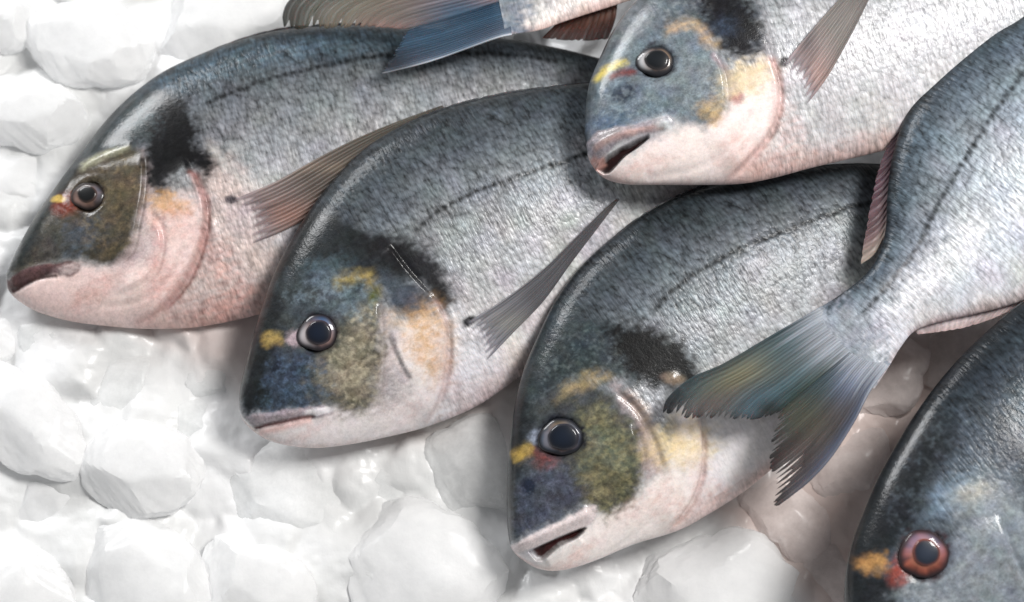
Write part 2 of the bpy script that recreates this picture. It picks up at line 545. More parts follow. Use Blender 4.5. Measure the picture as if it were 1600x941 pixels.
ice_bed()
CH = [
    # outline, centre z, half thickness px, label, material, tilt
    ([(133, 705), (180, 662), (250, 664), (300, 690), (319, 738), (303, 780), (240, 806), (172, 796), (130, 758)], 0.010, 44,
     'rounded white ice chunk with a bright rim, alone below the leftmost fish', ICE, (0.05, -0.1)),
    ([(-20, 565), (40, 585), (98, 630), (128, 680), (141, 715), (118, 748), (60, 742), (0, 720), (-50, 660)], 0.010, 44,
     'large white ice slab at the left edge touching the rounded rimmed chunk', ICE, (-0.1, 0.05)),
    ([(-10, 846), (50, 850), (92, 886), (118, 945), (60, 1010), (-40, 990), (-60, 890)], 0.010, 42,
     'bright white ice chunk in the bottom left corner', ICE, (0, 0)),
    ([(118, 900), (160, 825), (230, 812), (285, 842), (322, 892), (348, 950), (300, 1010), (180, 1000), (122, 960)], 0.006, 48,
     'broad white ice chunk at the bottom edge right of the corner chunk', ICE, (0.1, 0.05)),
    ([(322, 855), (342, 834), (400, 854), (455, 868), (492, 908), (486, 965), (400, 990), (332, 940)], 0.008, 36,
     'wedge shaped ice chunk with pointed left end at the bottom edge', ICE, (-0.05, 0.05)),
    ([(542, 832), (580, 796), (640, 778), (695, 800), (760, 842), (806, 905), (780, 990), (640, 1010), (560, 960), (548, 890)], 0.004, 50,
     'biggest bluish white ice chunk below the snout of the lower middle fish', ICE, (-0.03, 0.02)),
    ([(666, 684), (700, 670), (770, 648), (786, 682), (796, 790), (740, 812), (682, 770)], -0.002, 34,
     'square faced wet ice block wedged between the two middle fish heads', ICE_CLEAR, (0.1, 0.0)),
    ([(980, 880), (1040, 848), (1110, 842), (1150, 824), (1192, 836), (1226, 876), (1258, 905), (1252, 965), (1180, 1020), (1000, 1000), (970, 930)], 0.004, 46,
     'wide white ice chunk under the chin of the lower middle fish', ICE, (-0.02, 0.05)),
    ([(-30, 150), (50, 136), (110, 146), (142, 186), (96, 226), (20, 224), (-40, 200)], 0.010, 42,
     'bright white ice chunk at the left edge level with the black shoulder patch', ICE, (0.0, 0.1)),
    ([(40, 40), (110, 8), (200, 14), (242, 60), (222, 122), (150, 134), (64, 104)], 0.008, 46,
     'plump white ice chunk in the upper left between two neighbours', ICE, (0.05, 0.0)),
    ([(236, 30), (320, -24), (440, -30), (446, 40), (380, 76), (290, 108), (244, 84)], 0.006, 46,
     'large white ice chunk at the top edge behind the back of the leftmost fish', ICE, (0.0, 0.1)),
    ([(-40, 0), (30, -20), (60, 20), (46, 66), (0, 84), (-40, 60)], 0.006, 38,
     'white ice chunk in the top left corner', ICE, (0.1, 0.0)),
    ([(60, -60), (150, -70), (210, -30), (170, 4), (100, 2)], 0.004, 34,
     'ice chunk cut by the top edge above the plump chunk', ICE, (0.0, 0.0)),
    ([(-30, 250), (30, 236), (80, 252), (92, 292), (40, 330), (-30, 320)], 0.000, 32,
     'dull ice chunk at the left edge in front of the dark snout', ICE, (0.0, 0.0)),
    ([(140, 112), (200, 108), (232, 130), (200, 164), (160, 172)], -0.002, 28,
     'small ice chunk tucked against the nape of the leftmost fish', ICE, (0.0, 0.0)),
    ([(-30, 498), (22, 500), (30, 530), (10, 566), (-30, 570)], 0.000, 26,
     'small white ice block at the left edge under the snout tip', ICE, (0.0, 0.0)),
    ([(28, 508), (100, 514), (164, 528), (166, 552), (112, 592), (66, 574), (30, 544)], -0.006, 30,
     'flat greyish ice piece below the pale chin of the leftmost fish', ICE_CLEAR, (0.0, 0.05)),
    ([(100, 606), (170, 562), (254, 566), (260, 624), (204, 678), (140, 694)], -0.006, 32,
     'clear grey ice slab behind the rounded rimmed chunk', ICE_CLEAR, (0.05, 0.0)),
    ([(262, 556), (320, 560), (374, 590), (372, 640), (300, 628), (262, 612)], -0.008, 28,
     'clear ice piece left of the second fish snout', ICE_CLEAR, (0.0, 0.0)),
    ([(258, 628), (330, 630), (384, 664), (372, 718), (320, 712), (270, 668)], -0.006, 30,
     'wet ice piece between rimmed chunk and second fish snout', ICE_CLEAR, (0.0, 0.0)),
    ([(330, 720), (400, 702), (500, 712), (560, 742), (545, 800), (440, 832), (352, 800)], -0.006, 36,
     'broad smooth grey ice slab in front of the second fish mouth', ICE_CLEAR, (0.02, 0.03)),
    ([(560, 712), (620, 694), (664, 700), (676, 770), (620, 784), (566, 776)], -0.008, 32,
     'grey ice piece directly under the second fish chin', ICE_CLEAR, (0.0, 0.0)),
    ([(20, 760), (90, 750), (150, 776), (146, 830), (90, 850), (30, 830)], -0.004, 34,
     'sunken ice chunk between left slab and corner chunk', ICE, (0.0, 0.0)),
    ([(486, 870), (530, 876), (552, 925), (548, 980), (490, 970)], -0.004, 30,
     'narrow ice piece between wedge chunk and biggest chunk', ICE, (0.0, 0.0)),
    ([(1150, 760), (1230, 762), (1300, 790), (1330, 850), (1280, 890), (1215, 850), (1160, 810)], -0.004, 34,
     'pinkish wet ice piece below the tip of the tail fin', ICE_PINK, (0.0, 0.0)),
    ([(1255, 745), (1275, 690), (1330, 660), (1378, 672), (1380, 740), (1350, 790), (1290, 785)], -0.001, 34,
     'pinkish ice slab with wet edge between tail fin and lower right fish', ICE_PINK, (0.05, 0.0)),
    ([(1330, 640), (1345, 590), (1400, 540), (1450, 530), (1440, 590), (1395, 650)], 0.002, 32,
     'blood and shade tinted ice piece under the narrow tail stalk', ICE_PINK, (0.0, 0.0)),
    ([(1440, 530), (1520, 500), (1570, 490), (1540, 560), (1470, 610), (1430, 590)], 0.000, 30,
     'pinkish ice piece below the pale anal fin', ICE_PINK, (0.0, 0.0)),
    ([(1260, 850), (1320, 840), (1345, 880), (1340, 960), (1290, 990), (1258, 940)], -0.006, 32,
     'grey pink ice piece beside the lower right fish snout', ICE_PINK, (0.0, 0.0)),
    ([(270, 520), (340, 505), (400, 500), (400, 560), (370, 600), (300, 575)], -0.010, 26,
     'pink shaded ice piece between leftmost belly and second fish snout', ICE_PINK, (0.0, 0.0)),
]
for k, (pl, z, h, lab, mt, tl) in enumerate(CH):
    chunk(np.array(pl, float), z, h, lab, mt, tl, 11 + k * 7)


# ------------------------------------------------------------------ the fish
W_T = [0, .012, .03, .06, .10, .16, .24, .32, .42, .55, .70, .83, .93, 1.0]
W_V = [0, .20, .33, .47, .60, .74, .88, .97, 1.0, .94, .72, .42, .20, .02]
SHADE_S = [-1, -.8, -.45, -.05, .25, .5, .7, .86, 1.0]
SHADE_C = srgb([(214, 186, 180), (226, 219, 217), (186, 184, 186), (152, 153, 156), (124, 127, 131),
                (96, 101, 106), (70, 76, 81), (46, 52, 56), (20, 23, 25)])


class Fish:
    def __init__(self, label, dorsal, ventral, z0, roll=0.0, pitch=0.0, half=78, mirror=False, nt=440, ns=230, seed=1,
                 shade=None, tint=(1, 1, 1), bend=None):
        self.seed = seed
        self.mirror = mirror
        dorsal = np.array(dorsal, float); ventral = np.array(ventral, float)
        mid = 0.5 * (dorsal[len(dorsal) // 2] + ventral[len(ventral) // 2])
        self.O = at_z([mid], z0)[0]
        a = at_z([dorsal[0]], z0)[0]; b = at_z([0.5 * (dorsal[-1] + ventral[-1])], z0)[0]
        e = (b - a)[:2] / np.linalg.norm((b - a)[:2])
        f = np.array([-e[1], e[0]]) * (-1 if mirror else 1)
        ex = np.array([e[0], e[1], pitch]); ex /= np.linalg.norm(ex)
        ey = np.array([f[0], f[1], roll]); ey -= ex * (ey @ ex); ey /= np.linalg.norm(ey)
        n = np.cross(ex, ey)
        if n[2] < 0:
            n = -n
        self.ex, self.ey, self.n = ex, ey, n
        self.root = bpy.data.objects.new('sea_bream', None)
        COL.objects.link(self.root)
        self.root.empty_display_size = 0.03
        self.root.location = self.O
        self.root['label'] = label
        self.root['category'] = 'fish'
        self.root['group'] = 'whole sea bream piled on ice'
        # loft
        tt = np.linspace(0, 1, nt) ** 1.35
        D = self.plane(resample(dorsal, tt)); Vn = self.plane(resample(ventral, tt))
        w = np.interp(tt, W_T, W_V) * half
        k = np.ones(9) / 9
        wp = np.convolve(np.pad(w, 4, 'edge'), k, 'valid'); wp[:6] = w[:6]; w = wp
        nb = 26
        th = np.linspace(0, math.pi, ns); s_top = np.cos(th)
        tb = np.linspace(math.pi, 2 * math.pi, nb + 2)[1:-1]; s_bot = np.cos(tb)
        s = np.r_[s_top, s_bot]
        up = np.r_[np.ones(ns), -np.ones(nb)]
        prof = np.maximum(1 - np.abs(s) ** 2.1, 0) ** 0.56 * up
        m = 0.5 * (D + Vn); h = 0.5 * (D - Vn)
        XY = m[:, None, :] + h[:, None, :] * s[None, :, None]
        Z = w[:, None] * prof[None, :]
        self.nt, self.nr = nt, ns + nb
        self.xy = XY.reshape(-1, 2); self.z = Z.reshape(-1)
        self.s = np.tile(s, nt); self.t = np.repeat(tt, ns + nb)
        self.upper = np.tile(np.r_[np.sin(th), np.zeros(nb)], nt)
        self.faces = grid_faces(nt, ns + nb, flip=mirror, wrap=True)
        self.bvh = BVHTree.FromPolygons(self.world(self.xy, self.z).tolist(), self.faces.tolist())
        S_C = SHADE_C if shade is None else srgb(shade)
        self.paint = np.stack([np.interp(self.s, SHADE_S, S_C[:, c]) for c in range(3)], 1) * np.array(tint)
        g = fbm(self.xy, 60, seed, 3); g2 = fbm(self.xy * np.array([1.0, .5]), 16, seed + 5, 3)
        self.paint *= (1 + 0.16 * g + 0.16 * g2)[:, None]
        self.paint *= 1 + 0.05 * np.stack([fbm(self.xy, 34, seed + 21 + q, 2) for q in range(3)], 1) * np.array([1.3, .6, 1.3])
        self.scaled = np.ones(len(self.s))
        self.mott = fbm(self.xy, 9, seed + 77, 3)
        self.grain = 0.9 * fbm(self.xy * np.array([0.45, 1.3]), 7, seed + 83, 2) + 0.9 * fbm(self.xy * np.array([.6, 1.1]), 4.2, seed + 85, 1)
        self.hue = np.stack([fbm(self.xy, 17, seed + 91 + q, 3) for q in range(3)], 1) * np.array([.14, .06, .16]) + (.20 * fbm(self.xy, 30, seed + 95, 3))[:, None]
        self.disp = np.zeros(len(self.s))

    # local units: photograph pixels in the fish's own plane
    def world(self, xy, z):
        return self.O + (np.outer(xy[:, 0], self.ex) + np.outer(xy[:, 1], self.ey) + np.outer(z, self.n)) * S

    def plane(self, px, z=0.0):
        d = rays(px)
        z = np.broadcast_to(np.asarray(z, float), (len(d),))
        k = ((self.O - CPOS) @ self.n + z * S) / (d @ self.n)
        q = CPOS + d * k[:, None] - self.O
        return np.c_[q @ self.ex, q @ self.ey] / S

    def loc(self, px, want_z=False):
        px = np.atleast_2d(np.asarray(px, float))
        out = self.plane(px); zz = np.full(len(px), np.nan)
        for i, d in enumerate(rays(px)):
            hit = self.bvh.ray_cast(Vector(CPOS), Vector(d))[0]
            if hit is not None:
                q = np.array(hit) - self.O
                out[i] = (q @ self.ex / S, q @ self.ey / S)
                zz[i] = q @ self.n / S
        return (out, zz) if want_z else out

    def _warp(self, jit, js=14):
        if not jit:
            return self.xy
        return self.xy + jit * np.c_[fbm(self.xy, js, self.seed + 31, 3), fbm(self.xy, js, self.seed + 47, 3)] * 1.6

    def mix(self, m, rgb, bare=None, gr=1.0):
        m = m * (self.upper > 0)
        # pigment keeps a little speckle of its own
        m = np.clip(m + 2.0 * gr * m * (1 - m) * self.grain, 0, 1)
        sp = 1 + 0.45 * self.mott
        k0 = srgb(rgb)
        c = k0[None, :] * np.maximum(1 + (sp[:, None] - 1 + self.hue) * max(.15, 1 - 1.6 * k0.mean()), .3)
        self.paint = self.paint * (1 - m[:, None]) + c * m[:, None]
        if bare is not None:
            self.scaled = self.scaled * (1 - m) + bare * m

    def poly(self, pts, rgb, feather=6, jit=6, alpha=1.0, bare=None, js=14):
        q = self.loc(resample(np.vstack([pts, pts[:1]]), np.linspace(0, 1, len(pts) * 4, endpoint=False)))
        gr = (min(1.0, feather / 6) ** 1.5) * .4 if js > 9 else .8
        if feather > 3:
            feather = feather * 1.8 + 2
        self.mix(alpha * smooth(-feather, feather, poly_sdf(self._warp(jit, js), q)), rgb, bare, gr)

    def line(self, pts, rgb, width=4, feather=3, jit=2, alpha=1.0, dash=0):
        q = self.loc(resample(np.array(pts, float), np.linspace(0, 1, max(8, len(pts) * 4))))
        d, _, f = seg_dist(self._warp(jit, 16), q)
        if width >= 8:
            width = width * (.45 + .65 * np.sin(np.clip(f, 0, 1) * math.pi))
            m = 1 - smooth(width / 2 - feather, width / 2 + feather * 1.3, d)
            m *= smooth(0, .2, f) * smooth(0, .2, 1 - f)
        else:
            m = 1 - smooth(width / 2 - feather, width / 2 + feather * 1.3, d)
            m *= smooth(0, .06, f) * smooth(0, .06, 1 - f)
        if dash:
            L = np.linalg.norm(np.diff(q, axis=0), axis=1).sum()
            m *= 0.72 + 0.28 * np.sin(f * L / dash * 2 * math.pi)
        self.mix(alpha * m, rgb, None, 0.0 if np.max(width) < 8 else .4)

    def spot(self, c, rx, ry, rot, rgb, feather=0.35, jit=3, alpha=1.0):
        o = self.loc([c])[0]
        p = self._warp(jit, 10) - o
        # rot: degrees from the image's x axis
        u = self.loc([(c[0] + math.cos(math.radians(rot)), c[1] - math.sin(math.radians(rot)))])[0] - o
        u /= np.linalg.norm(u)
        v = np.array([-u[1], u[0]])
        r = np.sqrt((p @ u / rx) ** 2 + (p @ v / ry) ** 2)
        self.mix(alpha * (1 - smooth(1 - feather, 1 + feather, r)), rgb, None, 0.0 if rx < 13 else .4)

    def speckle(self, pts, rgb, scale=9, lo=.05, alpha=.8, feather=12, seed=0, stretch=(1, 1)):
        q = self.loc(resample(np.vstack([pts, pts[:1]]), np.linspace(0, 1, len(pts) * 4, endpoint=False)))
        m = smooth(-feather, feather, poly_sdf(self._warp(6, 14), q))
        n = fbm(self.xy * np.array(stretch), scale * .7, self.seed + 301 + seed, 2)
        self.mix(alpha * .48 * m * smooth(lo - .25, lo + .55, n), rgb, None, 0.0)

    # relief
    def step(self, pts, h, fall, front=(0, 0), edge=4):
        q = self.loc(resample(np.array(pts, float), np.linspace(0, 1, len(pts) * 4)))
        d, sd, f = seg_dist(self.xy, q)
        fr = self.loc([front])
        _, s0, _ = seg_dist(fr, q)
        sg = d * sd * s0[0]
        w = smooth(0, .15, f) * smooth(0, .15, 1 - f) * 2.0
        self.disp += h * w * np.where(sg > 0, np.exp(-sg / fall) * smooth(-edge, edge, sg), 0) \
            + h * w * np.where(sg <= 0, smooth(-edge, edge, sg), 0)
        self.disp -= 0.5 * h * w * np.exp(-((sg + edge) / (edge * 1.2)) ** 2)

    def ridge(self, pts, width, h):
        q = self.loc(resample(np.array(pts, float), np.linspace(0, 1, max(8, len(pts) * 4))))
        d, _, f = seg_dist(self.xy, q)
        self.disp += h * np.exp(-(d / width) ** 2) * smooth(0, .08, f) * smooth(0, .08, 1 - f)

    def pit(self, c, r, h):
        o = self.loc([c])[0]
        d = np.linalg.norm(self.xy - o, axis=1)
        self.disp += h * np.exp(-(d / r) ** 2)

    def wedge(self, pts, feather, depth):
        q = self.loc(resample(np.vstack([pts, pts[:1]]), np.linspace(0, 1, len(pts) * 4, endpoint=False)))
        self.disp -= depth * smooth(-feather, feather, poly_sdf(self.xy, q))

    def eye(self, c, r, ell, pr, iris, pupil, ring, poff=(0, 0), crescent=None):
        """iris dome in a socket; pupil a sub-part"""
        (o,), (z,) = self.loc([c], True)
        d = self.xy - o
        rr = np.linalg.norm(d, axis=1)
        rr = rr * (1 + .16 * fbm(self.xy, r * .9, self.seed + 401, 2) + .05 * smooth(-r, r, d[:, 1]))     # uneven lids
        self.disp += 1.8 * np.exp(-((rr - r * 1.18) / (r * .2)) ** 2) - r * 0.5 * (1 - smooth(r * .66, r * .97, rr)) - r * .12 * (1 - smooth(r, r * 1.7, rr))
        self.mix((1 - smooth(r * 0.98, r * 1.22, rr)) * .5, ring, 0.0)
        # surface frame
        e = 12.0
        hz = [self.loc([(c[0] + dx, c[1] + dy)], True) for dx, dy in ((e, 0), (-e, 0), (0, e), (0, -e))]
        P = [self.world(a, b)[0] for a, b in hz]
        n = np.cross(P[0] - P[1], P[3] - P[2]); n /= np.linalg.norm(n)
        n = n * 0.75 + self.n * 0.25; n /= np.linalg.norm(n)
        u = P[0] - P[1]; u -= n * (u @ n); u /= np.linalg.norm(u)
        v = np.cross(n, u)
        base = self.world(np.array([o]), np.array([z - r * 0.10]))[0]

        def dome(rad, height, lift, off, colfn, name, parent, nr=16, na=48):
            V, Cc = [], []
            for i in range(nr + 1):
                q = i / nr
                for j in range(na):
                    a = 2 * math.pi * j / na
                    zz = lift + height * math.sqrt(max(0, 1 - (q * .96) ** 2)) - height * .28
                    if i == nr:
                        zz -= r * .25
                    wob = 1 + (.14 * max(0, math.cos(a - 3.5)) ** 8 if name == 'eye' else 0) + .035 * math.sin(2 * a + self.seed) + .025 * math.sin(3 * a + 2 * self.seed) + .012 * math.sin(7 * a)
                    V.append(base + (u * (math.cos(a) * q * rad * wob + off[0]) + v * (math.sin(a) * q * rad * ell * wob + off[1]) + n * zz) * S)
                    Cc.append(colfn(q, a))
            F = grid_faces(nr + 1, na, wrap=True)
            return mesh_obj(name, np.array(V), F, EYE, parent, self.O, paint=np.array(Cc))

        ir, cr = srgb(iris), [(srgb(q[0]), math.radians(q[1]), q[2]) for q in (crescent or [])]
        dk = srgb(ring)

        an = np.random.default_rng(self.seed + 5).uniform(-1, 1, 24)

        def icol(q, a):
            w = np.interp((a % 6.2832) / 6.2832 * 24, np.arange(25), np.r_[an, an[0]])
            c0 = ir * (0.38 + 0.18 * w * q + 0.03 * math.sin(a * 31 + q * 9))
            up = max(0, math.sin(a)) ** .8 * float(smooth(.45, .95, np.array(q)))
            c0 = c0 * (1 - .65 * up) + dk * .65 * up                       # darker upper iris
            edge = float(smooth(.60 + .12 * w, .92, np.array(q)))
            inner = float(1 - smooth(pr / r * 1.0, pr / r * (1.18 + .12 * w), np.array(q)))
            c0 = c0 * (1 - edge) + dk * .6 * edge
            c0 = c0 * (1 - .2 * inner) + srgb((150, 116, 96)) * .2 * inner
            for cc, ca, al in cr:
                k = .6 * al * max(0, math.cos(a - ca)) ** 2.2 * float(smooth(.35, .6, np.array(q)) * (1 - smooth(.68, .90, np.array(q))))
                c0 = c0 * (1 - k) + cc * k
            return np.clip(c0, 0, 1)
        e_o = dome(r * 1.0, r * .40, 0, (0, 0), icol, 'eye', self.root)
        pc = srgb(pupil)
        dome(pr * 1.1, pr * .24, r * .28, poff, lambda q, a: pc * (1 - .8 * q * q) * (1 - float(smooth(.7, 1, np.array(q)))) + (ir * .4 + dk * .3) * float(smooth(.7, 1, np.array(q))), 'pupil', e_o, 8, 32)

    def finish(self):
        win = np.minimum(1, self.upper * 3.0) ** 0.7
        self.bare_z = self.z.copy()
        z = self.z + self.disp * win
        V = self.world(self.xy, z)
        cap = [list(range(self.nr))[::(-1 if self.mirror else 1)]]
        self.body = mesh_obj('body', V, self.faces, SKIN, self.root, self.O, self.paint,
                             self.xy, np.clip(self.scaled, 0, 1))
        return self.body

    def head_bare(self, t0, t1, v=0.25):
        self.scaled *= v + (1 - v) * smooth(t0, t1, self.t)


def coons(L, R, B, T, nu, nv, jag=None, rays_n=14):
    """L,R run from base to tip, B,T run from L to R"""
    u = np.linspace(0, 1, nu); v = np.linspace(0, 1, nv)
    le = np.ones(nv) if jag is None else jag(v)
    U = u[:, None] * le[None, :]
    Lc, Rc, Bc, Tc = (catmull(x) for x in (L, R, B, T))

    def ev(c, q):
        d = np.r_[0, np.cumsum(np.linalg.norm(np.diff(c, axis=0), axis=1))]; d /= d[-1]
        return np.stack([np.interp(q, d, c[:, k]) for k in range(2)], -1)
    VV = np.broadcast_to(v[None, :], U.shape)
    l, r = ev(Lc, U), ev(Rc, U)
    b, t = ev(Bc, VV), ev(Tc, VV)
    P00, P01, P10, P11 = Lc[0], Rc[0], Lc[-1], Rc[-1]
    u_, v_ = U[..., None], VV[..., None]
    P = (1 - v_) * l + v_ * r + (1 - u_) * b + u_ * t - ((1 - u_) * (1 - v_) * P00 + (1 - u_) * v_ * P01 + u_ * (1 - v_) * P10 + u_ * v_ * P11)
    return P, U, VV


def fin(fish, name, patches, zfun, colour, thick=2.0, corr=1.2, rays_n=14, on_body=False, lift=4.0, label=None, jagamt=0.06, thin=0.45):
    """a thin solid fin: each patch is (L,R,B,T) in photograph pixels, laid in the fish's plane at height zfun(u,v)"""
    Vs, Fs, Cs, Fl, Al, off = [], [], [], [], [], 0
    for pi, (L, R, B, T) in enumerate(patches):
        per = 6
        nu, nv = 44, rays_n * per + 1

        rr = np.random.default_rng(fish.seed * 31 + pi)
        amp = rr.uniform(0.1, 1.0, rays_n + 1) ** 2.2
        tone = rr.uniform(-1, 1, rays_n + 1)
        ja = jagamt[pi] if isinstance(jagamt, (list, tuple)) else jagamt

        def jag(v):
            k = v * rays_n
            fr = k - np.floor(k)
            tooth = np.abs(fr - 0.5) * 2          # 0 mid-ray .. 1 in the membrane
            return 1 - ja * (amp[np.minimum(np.floor(k), rays_n).astype(int)] * tooth ** 1.5 + .25 * np.interp(k, np.arange(rays_n + 1), amp))
        P, U, VV = coons(np.array(L, float), np.array(R, float), np.array(B, float), np.array(T, float), nu, nv, jag)
        px = P.reshape(-1, 2)
        if on_body:
            _, z = fish.loc(px, True)
            z = z.reshape(nu, nv)
            for i in range(nu):
                row = z[i]
                bad = np.isnan(row)
                if bad.any():
                    row[bad] = (z[i - 1][bad] if i else 0) - 0.4
                row[np.isnan(row)] = 0
            for _ in range(10):
                zp = np.pad(z, 1, 'edge')
                z = (zp[1:-1, 1:-1] * 2 + zp[2:, 1:-1] + zp[:-2, 1:-1] + zp[1:-1, 2:] + zp[1:-1, :-2]) / 6
            z = z + lift * (.5 + .5 * smooth(0, .2, U)) + zfun(U, VV)
        else:
            z = zfun(U, VV)
        kk = VV * rays_n + 0.3 * np.sin(VV * 23 + pi) * U
        ph = kk % 1.0
        z = z + corr * np.cos(ph * 2 * math.pi) * -1 * (0.2 + .5 * (1 - U)) * smooth(0, .2, U)
        q = fish.plane(px, z.ravel())
        c = colour(U.ravel(), VV.ravel(), px, pi)
        # rays lighter or darker than the membrane
        br = smooth(.25, .7, U)
        rayl = ((0.5 - 0.5 * np.cos(ph * 2 * math.pi)) * (1 - .6 * br) + (0.5 - 0.5 * np.cos(ph * 4 * math.pi)) * .6 * br).ravel()
        tn = np.interp(kk.ravel(), np.arange(rays_n + 1) + .5, tone)
        c = c * (0.76 + 0.14 * rayl + .17 * tn)[:, None]
        al = 1 - thin * smooth(.1, 1.0, U.ravel()) * (1 - .75 * rayl)
        if on_body:
            al = al * smooth(-.01, .13, U.ravel() + .03 * np.sin(VV.ravel() * 40))
        tk = thick * (1 - 0.75 * U.ravel())
        top = fish.world(q, z.ravel()); bot = fish.world(q, z.ravel() - tk)
        n = nu * nv
        ft = grid_faces(nu, nv, flip=True); fb = grid_faces(nu, nv) + n
        idx = np.arange(n).reshape(nu, nv)
        ring = np.r_[idx[0, :], idx[1:, -1], idx[-1, -2::-1], idx[-2:0:-1, 0]]
        nx = np.roll(ring, -1)
        fsd = np.stack([ring, nx, nx + n, ring + n], 1)
        Vs += [top, bot]; Fs += [ft + off, fb + off, fsd + off]
        Cs += [c, c]
        f = np.c_[U.ravel() * 300, VV.ravel() * rays_n * 9 + pi * 500]
        Fl += [f, f]; Al += [al, al]
        off += 2 * n
    o = mesh_obj(name, np.vstack(Vs), np.vstack(Fs), FIN, fish.root, fish.O, np.vstack(Cs), np.vstack(Fl), np.concatenate(Al))
    if label:
        o['label'] = label
    return o


def grad(u, stops):
    xs = [s[0] for s in stops]; c = srgb([s[1] for s in stops])
    return np.stack([np.interp(u, xs, c[:, k]) for k in range(3)], 1)


def blob(px, c, rx, ry, rot=0):
    p = px - np.array(c, float)
    a = math.radians(rot)
    x = p[:, 0] * math.cos(a) - p[:, 1] * math.sin(a); y = p[:, 0] * math.sin(a) + p[:, 1] * math.cos(a)
    return np.exp(-((x / rx) ** 2 + (y / ry) ** 2))[:, None]


def dorsal_strip(fish, base, out_px, rgb=(46, 48, 52)):
    b = resample(np.array(base, float), np.linspace(0, 1, 12))
    d = np.gradient(b, axis=0); nrm = np.c_[d[:, 1], -d[:, 0]]; nrm /= np.linalg.norm(nrm, axis=1)[:, None]
    if fish.mirror:
        nrm = -nrm
    w = np.sin(np.linspace(0.25, math.pi - .1, 12))[:, None] * out_px
    i = b - nrm * 5
    t = b + nrm * w
    fin(fish, 'dorsal_fin', [([i[0], t[0]], [i[-1], t[-1]], i, t)], lambda u, v: 3 + 0 * u,
        lambda u, v, px, k: grad(u, [(0, rgb), (1, tuple(int(x * 1.25) for x in rgb))]), 3, .5, 16, jagamt=.25)


def pect(fish, upper, lower, base, tip_round, stops, extra=None, label=None, lift=5.0, rise=7.0, rays_n=13):
    L, R = np.array(upper, float), np.array(lower, float)
    B = np.array(base, float); T = np.array([upper[-1], tip_round, lower[-1]], float)

    def colour(u, v, px, k):
        c = grad(u, stops)
        if extra:
            for (pc, rx, ry, rgb, al) in extra:
                m = blob(px, pc, rx, ry) * al
                c = c * (1 - m) + srgb(rgb) * m
        return c
    return fin(fish, 'pectoral_fin', [(L, R, B, T)], lambda u, v: rise * np.sin(u * math.pi * .55), colour, 2.2, 1.5, rays_n,
               on_body=True, lift=lift, label=label, jagamt=.03)


BLACK = (20, 20, 22)

# ---- fish A : leftmost
A = Fish('leftmost sea bream with brown face and black shoulder patch, nose at the left edge',
         [(10, 440), (14, 420), (30, 385), (55, 340), (80, 303), (105, 268), (130, 235), (165, 190), (205, 150), (250, 116), (300, 91), (360, 68),
          (430, 49), (500, 42), (570, 40), (640, 45), (720, 52), (800, 62), (880, 77), (950, 95), (1010, 112)],
         [(10, 440), (15, 456), (30, 471), (60, 488), (110, 502), (170, 510), (230, 514), (300, 512), (370, 500), (450, 478), (520, 452),
          (600, 412), (680, 362), (760, 305), (840, 250), (920, 205), (1010, 172)],
         0.012, roll=0.10, half=76, seed=3, tint=(1.0, 1.0, 1.0))
A.head_bare(.20, .32, .2)
A.poly([(430, 60), (520, 48), (640, 52), (640, 80), (520, 90), (400, 105), (280, 135), (215, 165), (200, 158), (250, 122), (340, 82)], (76, 98, 112), 14, 10, .5)
A.poly([(330, 238), (395, 285), (420, 380), (470, 400), (430, 480), (300, 512), (220, 514), (290, 430), (318, 360), (310, 280)], (208, 188, 182), 14, 8, .75)
A.poly([(300, 470), (420, 455), (430, 485), (300, 514), (215, 514)], (196, 150, 142), 12, 8, .5)
A.poly([(22, 462), (60, 428), (120, 415), (178, 418), (212, 380), (232, 330), (290, 305), (314, 330), (312, 380), (292, 430), (252, 480), (200, 510), (110, 500), (55, 486)],
       (230, 205, 200), 7, 5, 1, 0.0)
A.poly([(222, 235), (250, 300), (262, 345), (250, 400), (200, 420), (180, 412), (212, 350), (222, 290)], (186, 168, 168), 8, 5, .9, 0.0)
A.poly([(11, 430), (35, 385), (60, 335), (85, 298), (120, 262), (160, 240), (205, 226), (224, 250), (224, 300), (214, 350), (202, 393), (172, 414), (120, 408), (80, 412), (40, 428)],
       (70, 64, 53), 5, 5, 1, 0.0)
A.spot((118, 375), 42, 26, 20, (76, 88, 104), .9, 10, .6)
A.spot((70, 385), 30, 26, 40, (66, 62, 56), .6, 8, .7)
A.spot((185, 300), 30, 46, 90, (92, 80, 62), .9, 8, .6)
A.poly([(12, 428), (32, 385), (58, 336), (84, 300), (110, 264), (140, 225), (175, 182), (215, 148), (250, 140), (262, 180), (245, 215), (205, 224), (160, 238), (115, 272), (100, 300), (72, 345), (45, 405)],
       (28, 36, 38), 6, 5, .95, 0.0)
A.spot((215, 182), 34, 20, 45, (52, 66, 70), .6, 8, .6)
A.poly([(248, 152), (276, 152), (300, 182), (312, 206), (302, 220), (330, 238), (345, 252), (318, 278), (300, 266), (272, 280), (256, 302), (232, 296), (226, 260), (224, 225), (242, 190)],
       (13, 13, 15), 8, 8, 1, 0.0, 9)
A.line([(118, 268), (150, 249), (208, 228)], (176, 174, 150), 9, 6, 3, .75)  # pale brow bar, partly a highlight painted into the skin colour
A.spot((262, 320), 30, 17, -20, (202, 158, 112), .7, 8, .85)
A.spot((240, 340), 20, 14, 0, (190, 160, 150), .5, 5, .6)
A.line([(228, 335), (248, 360), (249, 395), (230, 432), (185, 458)], (222, 172, 166), 10, 10, 3, .55)
A.line([(292, 262), (310, 290), (319, 322), (318, 362), (306, 402), (286, 442), (250, 482), (205, 511)], (178, 128, 122), 5, 6, 2, .7)
A.line([(316, 214), (345, 248), (385, 286), (420, 305)], (206, 202, 198), 10, 8, 3, .6)
A.poly([(80, 322), (92, 304), (110, 300), (120, 326), (100, 336), (84, 334)], (104, 40, 26), 4, 3, .95, 0)
